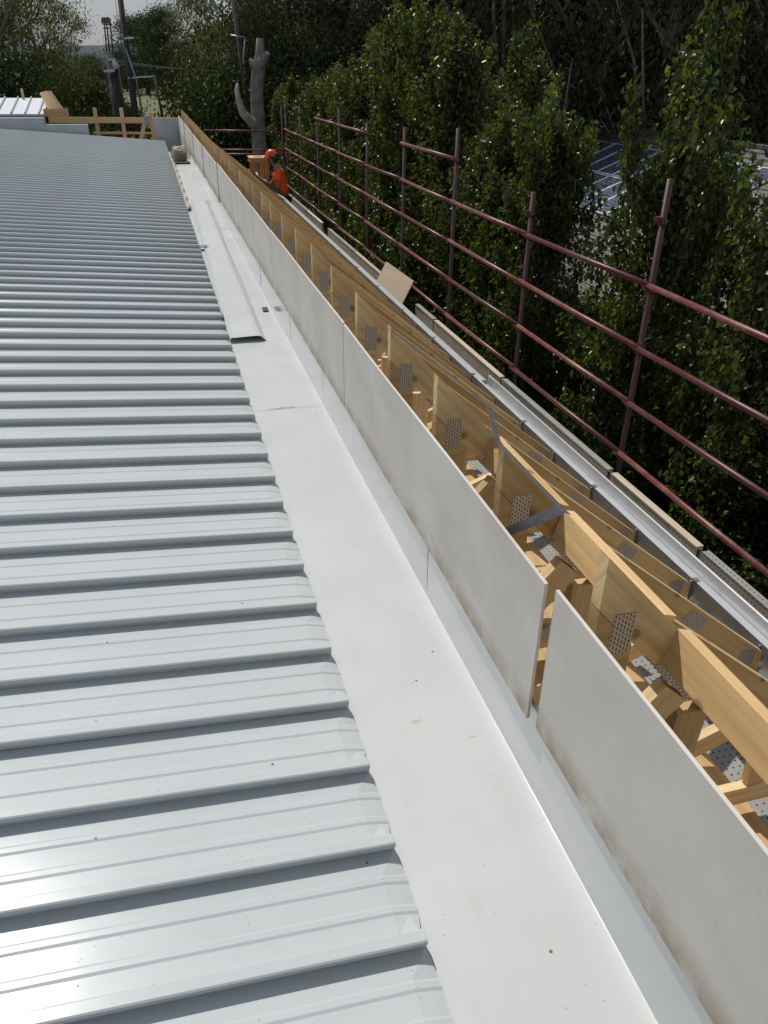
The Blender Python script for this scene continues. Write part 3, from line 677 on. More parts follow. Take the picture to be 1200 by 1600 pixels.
# ================================================================== THINGS ALONG THE FAR TRUSSES, WORKER
def boxframe():
    c = aty(403, 246, 20.0); r = tag(empty('timber_stand', (c.x, 20.0, -1.46)), 'orange stained square timber frame standing beside the worker', 'timber frame')
    ht = c.z + 1.46; w_ = .21
    s = MB()
    for a, b_ in (((-w_, -w_), (w_, -w_)), ((-w_, w_), (w_, w_))): s.box((a[0], a[1] - .045, ht - .09), (b_[0], b_[1] + .045, ht))
    s.box((-w_, -w_ + .046, ht - .09), (-w_ + .09, w_ - .046, ht)); s.box((w_ - .09, -w_ + .046, ht - .09), (w_, w_ - .046, ht)); s.build('top_frame', MT['pineo'], r)
    s = MB(); s.box((-w_ - .01, -w_ - .05, ht + .001), (w_ + .01, -.09, ht + .02)); s.box((-w_ - .01, .09, ht + .001), (w_ + .01, w_ + .05, ht + .02)); s.box((-w_ - .01, -.089, ht + .001), (-.1, .089, ht + .02)); s.box((.1, -.089, ht + .001), (w_ + .01, .089, ht + .02)); s.build('top_board', MT['pinel'], r)
    for x in (-w_ + .02, .0, w_ - .09):
        for y in (-w_ - .03, w_ - .06):
            s = MB(); s.box((x, y, 0), (x + .09, y + .045, ht - .092)); s.build('leg', MT['pineo'], r)
boxframe()
p0 = aty(378, 264, 20.5); p1 = aty(441, 303, 15.2)
s = MB(); d = Vector((.03, 0, .0)); n = Vector((.16, 0, -.13))
A = aty(370, 257, 20.8); Bq = aty(441, 298, 16.2); A2 = aty(380, 272, 20.6); B2 = aty(446, 309, 16.1); t3 = Vector((.012, 0, -.012))
s.hexa([A2, A2 + t3, A + t3, A, B2, B2 + t3, Bq + t3, Bq]); o = s.build('sheet_shade_strip', MT['black']); tag(o, 'dark strip standing for the shade of tilted sheets on the far trusses by the worker', 'shade strip')  # black strip built in place of the dark shade of tilted sheets
s = MB(); s.bar(aty(383, 277, 20.3), aty(425, 303, 17.0), .05, .03, (.5, 0, .8)); tag(s.build('loose_batten', MT['pineo']), 'reddish batten lying on the far trusses along the dark strip', 'batten')
c = aty(385, 262, 21.2); s = MB(); s.hexa([c + Vector((-.25, -.2, 0)), c + Vector((.25, -.2, -.12)), c + Vector((.25, -.2, -.105)), c + Vector((-.25, -.2, .015)), c + Vector((-.25, .3, 0)), c + Vector((.25, .3, -.12)), c + Vector((.25, .3, -.105)), c + Vector((-.25, .3, .015))])
tag(s.build('grey_sheet', MT['greysteel']), 'grey sheet lying flat left of the orange timber frame', 'sheet')
c = aty(367, 252, 21.0); s = MB(); s.hexa([c + Vector((0, 0, -.15)), c + Vector((.03, .0, -.15)), c + Vector((.03, .12, -.15)), c + Vector((0, .12, -.15)), c + Vector((-.12, 0, .10)), c + Vector((-.09, 0, .10)), c + Vector((-.09, .06, .10)), c + Vector((-.12, .06, .10))])
tag(s.build('grey_offcut', MT['greysteel']), 'small grey offcut standing up beyond the truss tops', 'offcut')

def person():
    Yp = 18.6
    hd = aty(425, 247, Yp); sh = aty(434, 263, Yp); hip = aty(443, 302, Yp); ft = Vector((hip.x + .04, Yp, -1.46))
    r = tag(empty('person', (hip.x, Yp, -1.46)), 'worker in orange shirt and orange hard hat leaning over the eaves', 'person')
    O = r.location
    hand = aty(428.5, 300, Yp - .25)
    def skin(name, mat, V, E, sub=2, root=0):
        me = bpy.data.meshes.new(name); me.from_pydata([tuple(Vector(p) - O) for p, _ in V], E, []); me.materials.append(mat)
        o = bpy.data.objects.new(name, me); col.objects.link(o); o.parent = r
        sk = o.modifiers.new('skin', 'SKIN'); sk.use_smooth_shade = True
        for i, (_, rd) in enumerate(V):
            d = me.skin_vertices[0].data[i]; d.radius = rd if isinstance(rd, tuple) else (rd, rd); d.use_root = (i == root)
        if sub: sb = o.modifiers.new('sub', 'SUBSURF'); sb.levels = sub; sb.render_levels = sub
        return o
    chest = sh.lerp(hip, .3) + Vector((0.0, 0, 0)); belly = sh.lerp(hip, .7)
    nk = sh.lerp(hd, .45); sL = sh + Vector((.0, -.17, -.03)); sR = sh + Vector((.02, .17, -.02))
    eL = Vector((sL.x - .02, sL.y - .06, sL.z - .27)); eR = Vector((sR.x - .10, sR.y + .03, sR.z - .25)); hR = hand + Vector((-.12, .42, .0))
    wL = hand.lerp(eL, .22); wR = hR.lerp(eR, .22)
    kz = -.98; kL = Vector((hip.x - .03, hip.y - .11, kz)); kR = Vector((hip.x + .02, hip.y + .11, kz)); aL = Vector((hip.x + .03, hip.y - .12, -1.38)); aR = Vector((hip.x + .08, hip.y + .12, -1.38))
    V = [(hip, (.14, .10)), (belly, (.15, .105)), (chest, (.165, .115)), (sh, (.12, .08)), (nk, .055), (hd + Vector((0, 0, -.05)), .075), (hd + Vector((-.005, 0, .04)), .085),
         (sL, .055), (eL, .042), (wL, .030), (hand, .036), (sR, .055), (eR, .042), (wR, .030), (hR, .036),
         (hip + Vector((0, -.09, -.05)), .085), (kL, .058), (aL, .042), (aL + Vector((-.14, 0, -.035)), .035), (hip + Vector((0, .09, -.05)), .085), (kR, .058), (aR, .042), (aR + Vector((-.14, 0, -.035)), .035)]
    E = [(0, 1), (1, 2), (2, 3), (3, 4), (4, 5), (5, 6), (3, 7), (7, 8), (8, 9), (9, 10), (3, 11), (11, 12), (12, 13), (13, 14), (0, 15), (15, 16), (16, 17), (17, 18), (0, 19), (19, 20), (20, 21), (21, 22)]
    skin('body', MT['skin'], V, E)
    up = .018
    skin('shirt', MT['hiviz'], [(hip + Vector((.01, 0, -.06)), (.175, .14)), (belly, (.18, .135)), (chest, (.20, .15)), (sh + Vector((0, 0, .0)), (.135, .10)), (sL, .085), (sL.lerp(eL, .85), .072), (sR, .085), (sR.lerp(eR, .85), .072)], [(0, 1), (1, 2), (2, 3), (3, 4), (4, 5), (3, 6), (6, 7)])
    skin('trousers', MT['cloth'], [(hip + Vector((0, 0, -.04)), (.165, .13)), (hip + Vector((0, -.09, -.12)), .10), (kL, .075), (aL, .06), (hip + Vector((0, .09, -.12)), .10), (kR, .075), (aR, .06)], [(0, 1), (1, 2), (2, 3), (0, 4), (4, 5), (5, 6)])
    # shirt tail hanging behind
    skin('shirt_tail', MT['hiviz'], [(hip + Vector((.07, 0, .02)), (.12, .075)), (hip + Vector((.09, 0, -.14)), (.12, .06)), (hip + Vector((.09, 0, -.22)), (.10, .045))], [(0, 1), (1, 2)])
    # helmet: dome, brim, ear muffs
    bm = bmesh.new(); bmesh.ops.create_uvsphere(bm, u_segments=24, v_segments=14, radius=1)
    for v in list(bm.verts):
        if v.co.z < -.08: bm.verts.remove(v)
    for v in bm.verts:
        k = 1.14 if v.co.z < .04 else 1; v.co = Vector((v.co.x * .135 * k - (.035 if (v.co.z < .04 and v.co.x < 0) else 0), v.co.y * .112 * k, v.co.z * .125))
    me = bpy.data.meshes.new('hard_hat'); bm.to_mesh(me); bm.free(); me.materials.append(MT['helmet']); me.polygons.foreach_set('use_smooth', [True] * len(me.polygons))
    o = bpy.data.objects.new('hard_hat', me); col.objects.link(o); o.parent = r; o.location = hd + Vector((-.01, 0, .055)) - O; o.rotation_euler = (0, R(-14), 0); md = o.modifiers.new('s', 'SOLIDIFY'); md.thickness = .006
    for sy in (-1, 1):
        s = MB(); c = hd - O + Vector((.02, sy * .10, -.015)); s.tube([c - Vector((0, .022 * sy, 0)), c + Vector((0, .025 * sy, 0))], [.045, .038], 12); s.build('ear_muff', MT['black'], r)
    s = MB(); c = hd - O + Vector((.045, 0, -.05)); s.tube([c + Vector((0, 0, .06)), c, c + Vector((.02, 0, -.08))], [.09, .085, .05], 12); s.build('hair', MT['hair'], r)
    # face: nose, eyes
    s = MB(); c = hd - O + Vector((-.085, 0, -.02)); s.tube([c + Vector((.01, 0, .02)), c + Vector((-.012, 0, -.015)), c + Vector((.01, 0, -.02))], [.008, .014, .010], 8); s.build('nose', MT['skin'], r)
    for sy in (-1, 1):
        s = MB(); c2 = hd - O + Vector((-.078, sy * .03, .005)); s.tube([c2, c2 + Vector((-.006, 0, 0))], [.010, .006], 8); s.build('eye', MT['hair'], r)
    # gloved hands with five fingers each, curled over the sheet edge
    for hh, sy in ((hand, -1), (hR, 1)):
        base = Vector(hh); V = [(base, (.040, .028)), (base + Vector((-.035, 0, -.01)), (.045, .022))]; E = [(0, 1)]
        for f_ in range(4):
            dy = (f_ - 1.5) * .022; i = len(V); L_ = .03 + .006 * (1 - abs(f_ - 1.3) / 2)
            a = base + Vector((-.055, dy, -.015)); V += [(a, .0115), (a + Vector((-L_ * .8, 0, -.018)), .0105), (a + Vector((-L_ * .9, 0, -.018 - L_)), .009)]; E += [(1, i), (i, i + 1), (i + 1, i + 2)]
        i = len(V); V += [(base + Vector((-.02, -sy * .04, -.01)), .013), (base + Vector((-.045, -sy * .055, -.035)), .010)]; E += [(0, i), (i, i + 1)]
        skin('glove', MT['glove'], V, E, 1)
person()

# ================================================================== FAR END: BEAMS, RAFTERS, WHITE ROOF
fa = tag(empty('grey_flashing', (-3, 22, 0)), 'stepped grey capping along the far edge of the ribbed roof', 'flashing')
s = MB(); s.box((-6, YEND + .005 - 22, -.1), (.72, YEND + .3 - 22, .47)); s.build('upper_capping', MT['greysteel'], fa)
s = MB(); s.box((-.2, YEND + .02 - 22, -.1), (1.65, YEND + .25 - 22, .335)); s.build('lower_capping', MT['greysteel'], fa)
a = aty(75, 183, 22.6); b_ = aty(240, 184, 22.6)
s = MB(); s.bar((a.x, 22.6, a.z - .06), (b_.x, 22.6, b_.z - .06), .045, .13); o = s.build('timber_beam', MT['pinel']); tag(o, 'long pale timber beam across the far end of the roof', 'timber beam')
s = MB(); s.bar((a.x + 1.0, 22.72, a.z - .36), (b_.x, 22.72, b_.z - .36), .045, .05); o = s.build('timber_beam', MT['pinel']); tag(o, 'thin lower timber rail under the long pale far beam', 'timber beam')
for px, lb in ((153, 'timber post leftmost under the long far beam'), (194, 'timber post in the middle under the long far beam')):
    p = aty(px, 205, 22.66); s = MB(); s.box((p.x - .045, 22.63, p.z - .6), (p.x + .045, 22.70, .62)); tag(s.build('timber_post', MT['pinel']), lb, 'timber post', 'posts under the far beam')
p = aty(232, 195, 22.5); r = tag(empty('truss_end', p), 'narrow A shaped timber truss end left of the grey end wall', 'truss')
s = MB(); s.bar((-.03, 0, .2), (-.26, 0, -.42), .04, .09, (1, 0, 0)); s.bar((.0, .05, .2), (.17, .05, -.42), .04, .09, (1, 0, 0)); s.build('web', MT['pinel'], r)
s = MB(); s.box((.05, -.05, -.35), (.12, .0, .28)); s.build('post', MT['pinel'], r)
s = MB(); s.box((-.1, -.03, .0), (.08, -.024, .2)); s.build('steel_plate', MT['greysteel'], r)
# white roof beyond
x0 = aty(0, 178, 22.3).x - 4; x1 = aty(68, 178, 22.3).x; zl = aty(40, 178, 22.3).z; zt = aty(43, 153, 24.1).z
wr = tag(empty('white_roof', (x1, 22.3, zl)), 'small bright white ribbed roof at the far left', 'roof')
s = MB(); s.hexa([(x0 - x1, 0, 0), (x0 - x1, 0, -.03), (0, 0, -.03), (0, 0, 0), (x0 - x1, 1.8, zt - zl), (x0 - x1, 1.8, zt - zl - .03), (.0, 1.8, zt - zl - .03), (0, 1.8, zt - zl)]); s.build('roof_sheet', MT['wroof'], wr)
for k in range(16):
    x = -.10 - k * .31
    s = MB(); s.bar((x, -.02, .02), (x, 1.8, zt - zl + .02), .028, .04); s.build('rib', MT['greysteel'], wr)
s = MB(); s.box((x0 - x1, .05, -.9), (0, .3, -.031)); s.build('wall', MT['greysteel'], wr)
# rafters fanned up beside it
for k in range(5):
    t_ = aty(64 + 3.6 * k, 145 - 1.0 * min(k, 2), 22.9 + .55 * k); bt = aty(77 + 5.2 * k, 171, 22.5 + .55 * k)
    s = MB(); s.bar(t_, bt, .035, .06, (1, 0, .6)); tag(s.build('rafter', MT['pine']), 'bare sloping rafter, %s counting away from the white roof' % ordinal(k + 1), 'rafter', 'rafters beside the white roof')
pa = aty(68, 176, 22.4); pb = aty(107, 176, 22.4); s = MB(); s.bar(pa, pb, .045, .16); tag(s.build('timber_beam', MT['pine']), 'short timber beam under the fanned rafters', 'timber beam')
p = aty(35, 147, 24.0); s = MB(); s.box((p.x - .03, 24.0, p.z - .25), (p.x + .03, 24.05, p.z + .12)); tag(s.build('timber_post', MT['pinel']), 'small timber stub standing above the white roof', 'timber post')

# ================================================================== NEIGHBOURING HOUSE WITH SOLAR PANELS
hx, hz = 18.0, -.43; sa = R(22); hy0, hy1 = 14.0, 46.0; run = 8.6
hs = tag(empty('house', (hx, 30, -6.2)), 'house with grey brown tiled roof and solar panels behind the trees', 'house')
zz0 = hz + 6.2
def slope(sx):
    s = MB(); n = 26
    u = run / math.cos(sa)
    for j in range(n):      # tile courses, each lapping the one below
        a0 = j / n; a1 = (j + 1) / n
        xa = sx * run * a0; xb = sx * run * a1; za = zz0 - run * a0 * math.tan(sa); zb = zz0 - run * a1 * math.tan(sa) + .035
        ps = [(xa, hy0 - 30, za), (xb, hy0 - 30, zb), (xb, hy1 - 30, zb), (xa, hy1 - 30, za)]
        s.face(ps, [(0, u * a0), (0, u * a1), (hy1 - hy0, u * a1), (hy1 - hy0, u * a0)])
        s.face([(xb, hy0 - 30, zb), (xb, hy0 - 30, zb - .035), (xb, hy1 - 30, zb - .035), (xb, hy1 - 30, zb)], [(0, 0), (0, .04), (32, .04), (32, 0)])
    s.build('roof', MT['tiles'], hs, fix=False)
slope(-1); slope(1)
s = MB()
for k in range(72):
    y = hy0 - 30 + k * .445; s.bar((0, y, zz0 + .03), (0, y + .46, zz0 + .055), .26, .10)
s.build('ridge_capping', MT['tiles'], hs)
s = MB(); s.box((-run + .6, hy0 - 29.5, 0), (run - .6, hy1 - 30.5, zz0 - run * math.tan(sa) + .1)); s.build('wall', MT['wall'], hs)
for yy in (hy0 - 29.45, hy1 - 30.55):
    s = MB(); s.prism([(-run + .6, zz0 - (run - .6) * math.tan(sa) - .15), (run - .6, zz0 - (run - .6) * math.tan(sa) - .15), (0, zz0 - .15)], yy - .05, yy + .05); s.build('gable', MT['wall'], hs)
for yy in np.arange(hy0 - 27, hy1 - 32, 4.2):
    s = MB(); s.box((-run + .585, yy, 1.0), (-run + .62, yy + 1.6, 2.2)); f_ = s.build('window', MT['white'], hs)
    s = MB(); s.box((-run + .575, yy + .06, 1.06), (-run + .584, yy + 1.54, 2.14)); s.build('pane', MT['black'], f_)
nrm = Vector((-math.sin(sa), 0, math.cos(sa))); dn = Vector((-math.cos(sa), 0, -math.sin(sa)))
def solar_panel():
    r = empty('solar_panel', (0, 0, 0)); W, L = 1.0, 1.95
    s = MB(); s.face([Vector((0, 0, 0)) + nrm * .05, dn * L + nrm * .05, dn * L + Vector((0, W, 0)) + nrm * .05, Vector((0, W, 0)) + nrm * .05], [(0, 0), (L, 0), (L, W), (0, W)]); s.build('cells', MT['solar'], r)
    s = MB(); t_ = .035
    for a, b_ in ((Vector((0, t_ / 2, 0)), dn * L + Vector((0, t_ / 2, 0))), (Vector((0, W - t_ / 2, 0)), dn * L + Vector((0, W - t_ / 2, 0))), (dn * t_ / 2 + Vector((0, t_, 0)), dn * t_ / 2 + Vector((0, W - t_, 0))), (dn * (L - t_ / 2) + Vector((0, t_, 0)), dn * (L - t_ / 2) + Vector((0, W - t_, 0)))):
        s.bar(a + nrm * .035, b_ + nrm * .035, t_, .045, tuple(nrm))
    s.build('frame', MT['white'], r); return r
sp0 = solar_panel(); n_ = 0
for row in range(2):
    for k in range(14):
        y = 19.6 + 1.03 * k
        if 25.0 < y < 25.9 and False: continue
        o = sp0 if n_ == 0 else copy_tree(sp0); n_ += 1
        o.location = Vector((hx, y, hz)) + dn * (1.15 + 2.02 * row) + nrm * .03
        tag(o, 'blue solar panel, %s from the near end of the %s row' % (ordinal(k + 1), 'upper' if row == 0 else 'lower'), 'solar panel', 'solar panels on the neighbouring house, %s row' % ('upper' if row == 0 else 'lower'))

# ================================================================== TREES
def leaves(centers, spread, length, width, droop=.3, fold=.25, seed=0):
    """one folded diamond leaf at every centre; returns verts, faces"""
    r = np.random.default_rng(seed); n = len(centers)
    c = centers + r.normal(0, 1, (n, 3)) * spread
    ax = r.normal(0, 1, (n, 3)); ax[:, 2] -= droop * 2; ax /= np.linalg.norm(ax, axis=1)[:, None]
    sd = np.cross(ax, r.normal(0, 1, (n, 3))); sd /= np.linalg.norm(sd, axis=1)[:, None]; nr = np.cross(ax, sd)
    L = length * r.uniform(.7, 1.25, (n, 1)); W = width * r.uniform(.75, 1.2, (n, 1))
    p0 = c; p2 = c + ax * L - np.array([0, 0, 1]) * L * .12; mid = c + ax * L * .45
    p1 = mid + sd * W * .5 + nr * W * fold; p3 = mid - sd * W * .5 + nr * W * fold
    v = np.stack([p0, p1, p2, p3], 1).reshape(-1, 3)
    i = np.arange(n) * 4; f = np.concatenate([np.stack([i, i + 1, i + 2], 1), np.stack([i, i + 2, i + 3], 1)])
    return v, f
def pear_variant(seed, h=8.2, rad=1.25, nshoot=175, per=140, ll=.098, lw=.072):
    r = np.random.default_rng(seed); rr = random.Random(seed)
    root = empty('pear_tree', (0, 0, 0))
    s = MB(); s.tube([(0, 0, 0), (.03, .02, h * .35), (-.02, .03, h * .7), (0, 0, h * .93)], [.11, .085, .05, .012], 8)
    C = []
    for k in range(nshoot):
        z0 = h * (.12 + .80 * rr.random() ** .9); t = z0 / h; a = rr.uniform(0, 6.283)
        env = rad * (math.sin(math.pi * min(1, max(0, (t - .02) / 1.02)) ** .8) ** .7 * (.75 + .35 * math.sin(3 * a + seed)))
        rr_ = env * rr.choice((rr.uniform(.35, 1.0), rr.uniform(.6, 1.15), rr.uniform(.9, 1.5))); up = rr.uniform(.5, 1.25) * (1.1 if t > .6 else .8)
        st = Vector((0, 0, z0 - .25)); en = Vector((math.cos(a) * rr_, math.sin(a) * rr_, z0 + up)); mid_ = st.lerp(en, .55) + Vector((math.cos(a), math.sin(a), -.35)) * rr_ * .22
        if k % 2 == 0: s.tube([st, mid_, en], [.024, .014, .004], 5, False)
        n = int(per * rr.uniform(.6, 1.3)); u = r.uniform(.25, 1.0, (n, 1)) ** .75
        st_, mi_, en_ = np.array(st), np.array(mid_), np.array(en)
        p = (1 - u) ** 2 * st_ + 2 * u * (1 - u) * (2 * mi_ - .5 * st_ - .5 * en_) + u ** 2 * en_
        p += r.normal(0, 1, (n, 3)) * np.array([.10, .10, .13]) * (1.25 - .55 * u)
        C.append(p)
    s.build('trunk', MT['bark'], root)
    v, f = leaves(np.concatenate(C), .02, ll, lw, .45, .32, seed)
    np_mesh('crown', v, f, MT['pear'], root)
    return root
pv = [pear_variant(21), pear_variant(22, 8.6, 1.15), pear_variant(23, 7.9, 1.35)]
used = set()
pt = [ # x, y, height of the top
    (5.9, 4.6, .2), (5.7, 6.3, 1.35), (5.5, 7.9, 2.1), (5.3, 10.6, 1.3), (5.2, 12.0, 1.0), (5.5, 13.6, .5), (5.6, 15.2, 2.3), (5.6, 17.2, 2.8), (5.7, 19.4, 2.7), (5.6, 21.8, 2.3), (5.7, 24.4, 1.8), (5.6, 27.2, 1.5), (5.6, 30.5, 1.2), (5.5, 34.5, 1.3),
    (7.8, 17.5, 2.2), (7.8, 21.5, 2.4), (7.4, 8.3, -1.2), (7.4, 11.0, -2.0), (7.2, 6.2, -1.6), (7.3, 13.4, -2.0), (7.0, 4.0, -1.5), (5.9, 3.0, -1.2), (7.2, 9.7, -2.3), (6.4, 8.9, -1.1), (6.6, 7.3, -1.4), (6.6, 5.4, -1.4), (8.0, 7.4, -2.0), (8.3, 9.2, -2.5), (8.3, 5.2, -1.6)]
ordn = ['first', 'second', 'third', 'fourth', 'fifth', 'sixth', 'seventh', 'eighth', 'ninth', 'tenth', 'eleventh', 'twelfth', 'thirteenth', 'fourteenth', 'fifteenth', 'sixteenth', 'seventeenth', 'eighteenth', 'nineteenth', 'twentieth', 'twenty first', 'twenty second', 'twenty third', 'twenty fourth', 'twenty fifth', 'twenty sixth', 'twenty seventh', 'twenty eighth', 'twenty ninth', 'thirtieth', 'thirty first', 'thirty second', 'thirty third']
for k, (x, y, sc_) in enumerate(sorted(pt, key=lambda q: q[1])):
    vi = k % 3; o = pv[vi] if vi not in used else copy_tree(pv[vi]); used.add(vi)
    hh_ = (8.2, 8.6, 7.9)[vi] + .45; o.location = (x, y, -6.2); wd_ = (1.2 if sc_ < -1 else .71) if y < 14 else .93; o.scale = (wd_, wd_, (sc_ + 6.2) / hh_); o.rotation_euler = (0, 0, k * 2.4)
    tag(o, 'glossy leaved green tree behind the scaffold, %s along the hedge counting from the camera' % ordn[k], 'tree', 'green trees behind the scaffold')

def gum_variant(seed, h=20, rad=5.5, ncl=90, per=170, ll=.34, lw=.10, mat='euc', bark='barkp', name='gum_tree', spread=.70, low=.22):
    r = np.random.default_rng(seed); rr = random.Random(seed); root = empty(name, (0, 0, 0))
    s = MB(); lean = rr.uniform(-.06, .06)
    s.tube([(0, 0, 0), (lean * h * .3, 0, h * .3), (lean * h * .5, .3, h * .6), (lean * h * .8, .2, h * .9)], [.34, .27, .17, .04], 8)
    C = []
    for k in range(ncl):
        t = low + (1 - low) * rr.random(); a = rr.uniform(0, 6.283); q = (t - low) / (1 - low)
        env = rad * (math.sin(math.pi * min(.98, .12 + .84 * q)) ** .6) * rr.uniform(.35, 1.1)
        c = Vector((lean * h * t + math.cos(a) * env, math.sin(a) * env, h * t)); st = Vector((lean * h * t * .8, 0, max(h * .12, h * t - env * .9)))
        if k % 2 == 0: s.tube([st, st.lerp(c, .35) + Vector((rr.uniform(-.3, .3), 0, -.3)), st.lerp(c, .7) + Vector((0, rr.uniform(-.3, .3), .15)), c + (c - st) * .12], [.13, .09, .06, .02], 5, False)
        n = int(per * rr.uniform(.5, 1.4)); sz = spread * rr.uniform(.6, 1.4)
        p = np.array(c) + r.normal(0, 1, (n, 3)) * np.array([sz, sz, sz * .62]); C.append(p)
    s.build('trunk', MT[bark], root)
    v, f = leaves(np.concatenate(C), .05, ll, lw, .7, .2, seed); np_mesh('crown', v, f, MT[mat], root)
    return root
gv = [gum_variant(31, per=330, ll=.25, lw=.075), gum_variant(32, 22, 6.2, 110, 300, .25, .075), gum_variant(33, 18, 5.0, 80, 360, .25, .075)]
bv = [gum_variant(41, 9, 4.2, 90, 230, .24, .13, 'bush', 'bark', 'broad_tree', .7, .10), gum_variant(42, 11, 4.6, 100, 230, .24, .13, 'bush', 'bark', 'broad_tree', .8, .08)]
usedg = set(); cnt = {'gum': 0, 'bush': 0}
def put(kind, vi, px, dist, sc_, rz, label, sz=1.0):
    lst = gv if kind == 'gum' else bv; key = (kind, vi)
    o = lst[vi] if key not in usedg else copy_tree(lst[vi]); usedg.add(key)
    r = ray(px, 150); r = r / math.hypot(r[0], r[1]) * dist
    o.location = (r[0], r[1], -6.2); o.scale = (sc_, sc_, sc_ * sz); o.rotation_euler = (0, 0, rz)
    tag(o, label, 'tree', 'tall gum trees in the background' if kind == 'gum' else 'broad leafy trees in the background')
# left group round the sky gap, then the wall of gums to the right
GL = [(-75, 44, .9), (-15, 50, .92), (38, 56, .80), (66, 66, .70), (430, 62, 1.0), (462, 46, 1.0), (500, 44, 1.1), (505, 52, 1.15), (560, 44, 1.0), (615, 50, 1.1), (670, 42, 1.05), (730, 48, 1.1), (785, 40, 1.05),
      (845, 45, 1.1), (900, 38, 1.0), (960, 42, 1.05), (1020, 38, 1.05), (1080, 41, 1.0), (1140, 37, 1.05), (1200, 40, 1.1), (1265, 38, 1.0), (378, 85, .95), (480, 75, 1.2), (640, 70, 1.2), (800, 65, 1.2), (980, 62, 1.2), (1150, 60, 1.2)]
W_ = ['farthest left', 'second from the left edge', 'third from the left edge', 'just left of the sky gap']
landm = [(360, 'just right of the sky gap'), (420, 'above the dead tree'), (480, 'above the worker'), (540, 'above the far end of the scaffold'), (640, 'above the leftmost tall scaffold poles'), (760, 'above the middle of the green hedge'), (880, 'above the gap in the hedge'),
         (1000, 'above the tiled ridge'), (1100, 'above the solar panels'), (1300, 'at the top right corner')]
szw = ['slender', 'broad crowned', 'compact']
for k, (px, d, s_) in enumerate(GL):
    if px < 160: lb = 'tall dark gum tree %s' % W_[k]
    else: lb = '%s %s dark gum tree %s' % ('nearer' if d < 47 else ('more distant' if d < 58 else 'farthest'), szw[k % 3], [t_ for q, t_ in landm if px < q][0])
    put('gum', k % 3, px, d, s_, k * 1.7, lb)
BL = [(-40, 38, .8, 'at the left edge behind the white roof'), (22, 37, .70, 'directly behind the white roof'), (75, 42, .62, 'behind the fanned rafters'), (122, 50, .62, 'behind the long far beam, left of the power pole'), (176, 60, .62, 'behind the thick power pole'),
      (200, 330, 1.1, 'far away below the stadium tower'), (232, 300, 2.35, 'round and far away at the right of the sky gap'), (272, 260, 1.95, 'far beyond the sports field, dark'), (345, 62, 1.0, 'right of the sports field'), (398, 50, .9, 'left of the dead tree, dark'), (392, 40, .85, 'behind the broken limb'),
      (150, 190, .85, 'beyond the power pole, middle distance'), (425, 40, .8, 'behind the orange worker'), (478, 40, .8, 'behind the end of the scaffold'), (560, 38, .7, 'low behind the hedge')]
for k, (px, d, s_, wh) in enumerate(BL):
    put('bush', k % 2, px, d, s_, k * 2.1, 'bushy green tree ' + wh)

# dead grey tree
b0 = aty(408, 250, 33); dt = tag(empty('dead_tree', (b0.x, 33, -6.2)), 'dead grey tree trunk with a broken limb rising behind the worker', 'tree')
def rel(px, py, y=33): return aty(px, py, y) - dt.location
s = MB(); s.tube([(rel(408, 260).x, 0, 0), rel(406, 240), rel(403, 190), rel(401, 140), rel(404, 105), rel(406, 85), rel(406, 60)], [.33, .29, .27, .25, .25, .17, .13], 10)
s.tube([rel(403, 110), rel(411, 92, 32.8), rel(418, 82, 32.7)], [.22, .17, .10], 8); s.tube([rel(402, 120), rel(394, 98), rel(390, 92)], [.16, .10, .04], 8); s.build('trunk', MT['barkd'], dt)
s = MB(); s.tube([rel(403, 200), rel(392, 190, 32.6), rel(379, 176, 32.3), rel(373, 158, 32.2), rel(370, 140, 32.2), rel(371, 130, 32.2)], [.18, .16, .14, .11, .08, .03], 8); s.build('broken_limb', MT['barkp'], dt)

# ================================================================== POLES, WIRES, STADIUM LIGHT TOWER
def upole(px, py_top, y, rad, label, lean=(0, 0)):
    t_ = aty(px, py_top, y); r = tag(empty('utility_pole', (t_.x - lean[0], y, -6.2)), label, 'utility pole')
    s = MB(); s.tube([(0, 0, 0), (lean[0], lean[1], t_.z + 6.2)], [rad * 1.25, rad * .8], 10); s.build('pole', MT['pole'], r); return r, t_
r1, t1 = upole(183, -40, 40, .14, 'tall thin dark pole rising out of the top of the picture in the sky gap')
r2, t2 = upole(176, 100, 42, .33, 'thick short power pole with white insulators and street light')
def r2p(px, py, y=41.6): return aty(px, py, y) - r2.location
s = MB(); s.bar(r2p(162, 111), r2p(179, 110), .10, .10); s.build('lamp_head', MT['white'], r2)
s = MB(); s.tube([r2p(176, 93), r2p(178, 98), r2p(184, 107)], [.05, .10, .16], 8); s.build('insulator', MT['white'], r2)
s = MB(); s.bar(r2p(168, 93), r2p(180, 92), .08, .08); s.build('cross_arm', MT['white'], r2)
s = MB(); s.tube([r2p(176, 100), r2p(176, 92)], .05, 6); s.build('pole_top', MT['pole'], r2)
r3, t3 = upole(241, 118, 46, .075, 'thin leaning dark pole left of the end wall', (-.65, 0))
r4, t4 = upole(362, -10, 38, .10, 'dark pole with a street light arm left of the dead tree', (-.9, 0))
def r4p(px, py, y=37.8): return aty(px, py, y) - r4.location
s = MB(); s.tube([r4p(384, 170), r4p(380, 90), r4p(383, 60)], .03, 6); s.tube([r4p(360, 55), r4p(372, 57), r4p(384, 59)], .03, 6); s.build('lamp_arm', MT['galv'], r4)
def p1(px, py, y=39.9): return aty(px, py, y) - r1.location
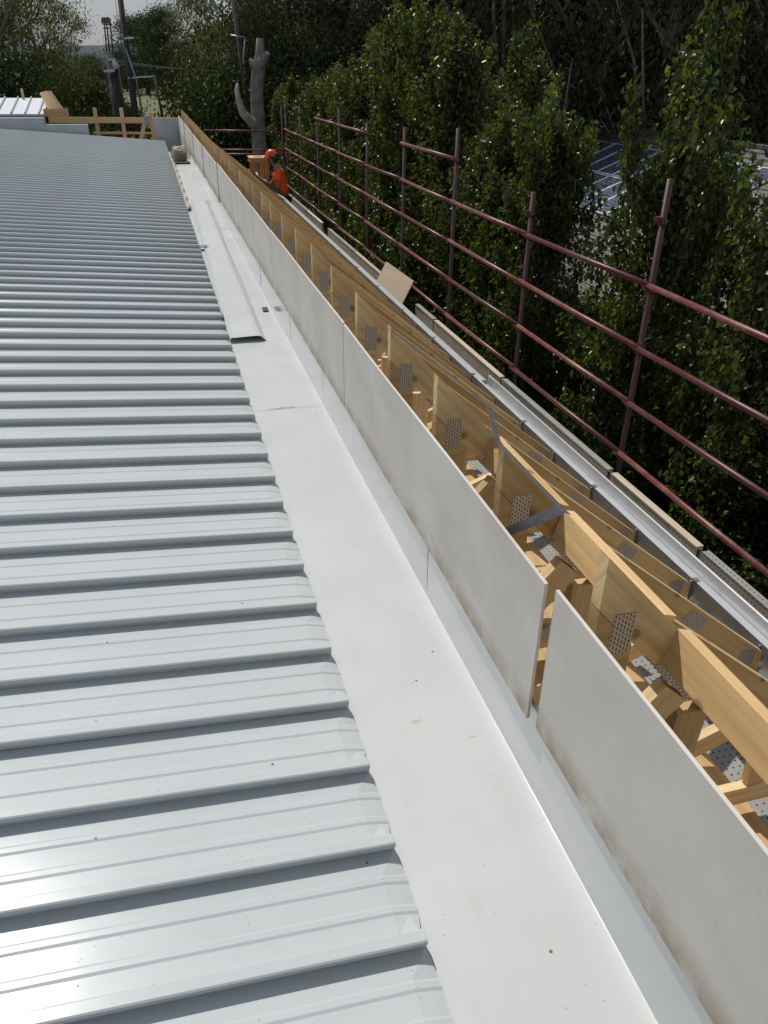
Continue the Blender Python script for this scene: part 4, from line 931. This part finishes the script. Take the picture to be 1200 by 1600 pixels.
s = MB(); s.bar(p1(194, 60), p1(209, 59), .05, .07); s.bar(p1(200, 122), p1(240, 119), .04, .05); s.build('lamp_arm', MT['white'], r1)
s = MB(); s.tube([p1(180, 0), p1(188, 60), p1(196, 110)], .015, 5); s.tube([p1(196, 75), p1(213, 125), p1(222, 175)], .04, 5); s.build('stay_wire', MT['galv'], r1)
def wire(pts, y0, y1, sag, label):
    a = aty(*pts[0], y0); b_ = aty(*pts[1], y1); q = []
    for k in range(13):
        t = k / 12; p = a.lerp(b_, t); p.z -= sag * 4 * t * (1 - t); q.append(p)
    s = MB(); s.tube(q, .011, 5, False); return s.build('wire', MT['wire'])
W1 = tag(empty('power_line', (0, 42, 0)), 'bundle of thin overhead power wires crossing behind the roof', 'power line')
for a, b_, ya, yb in (((-60, 122), (176, 93), 60, 42), ((-60, 128), (176, 96), 60, 42), ((-60, 134), (178, 101), 60, 42), ((176, 93), (470, 106), 42, 38), ((176, 96), (620, 112), 42, 37), ((176, 100), (800, 112), 42, 36), ((470, 106), (1260, 88), 38, 34), ((620, 110), (1260, 92), 37, 34)):
    o = wire((a, b_), ya, yb, .25, ''); o.parent = W1; o.location = -W1.location
def tower():
    Yt = 705; c = aty(165, 60, Yt); r = tag(empty('floodlight_tower', (c.x, Yt, -6.2)), 'distant stadium floodlight tower on the skyline in the sky gap', 'floodlight tower')
    def q(px, py): return aty(px, py, Yt) - r.location
    s = MB()
    for px in (162, 166, 171.5): s.tube([(q(px, 60).x, 0, 0), q(px, 28)], .55, 6)
    for py in (44, 38): s.tube([q(161, py), q(172, py)], .4, 6)
    s.build('mast', MT['pole'], r)
    s = MB()
    for py in (28, 30.5, 33, 35.5):
        s.tube([q(159, py), q(171, py)], .45, 6)
    for px in (159, 163, 167, 171): s.tube([q(px, 28), q(px, 36)], .4, 6)
    s.build('lamp_rack', MT['pole'], r)
tower()
# low sheds and fence by the sports field
f0 = aty(215, 152, 95); s = MB(); s.box((-3, 0, 0), (8, .2, 1.1)); o = s.build('boundary_fence', MT['ply']); o.location = (f0.x, 95, -6.2); tag(o, 'low pale fence in front of the sports field', 'fence')
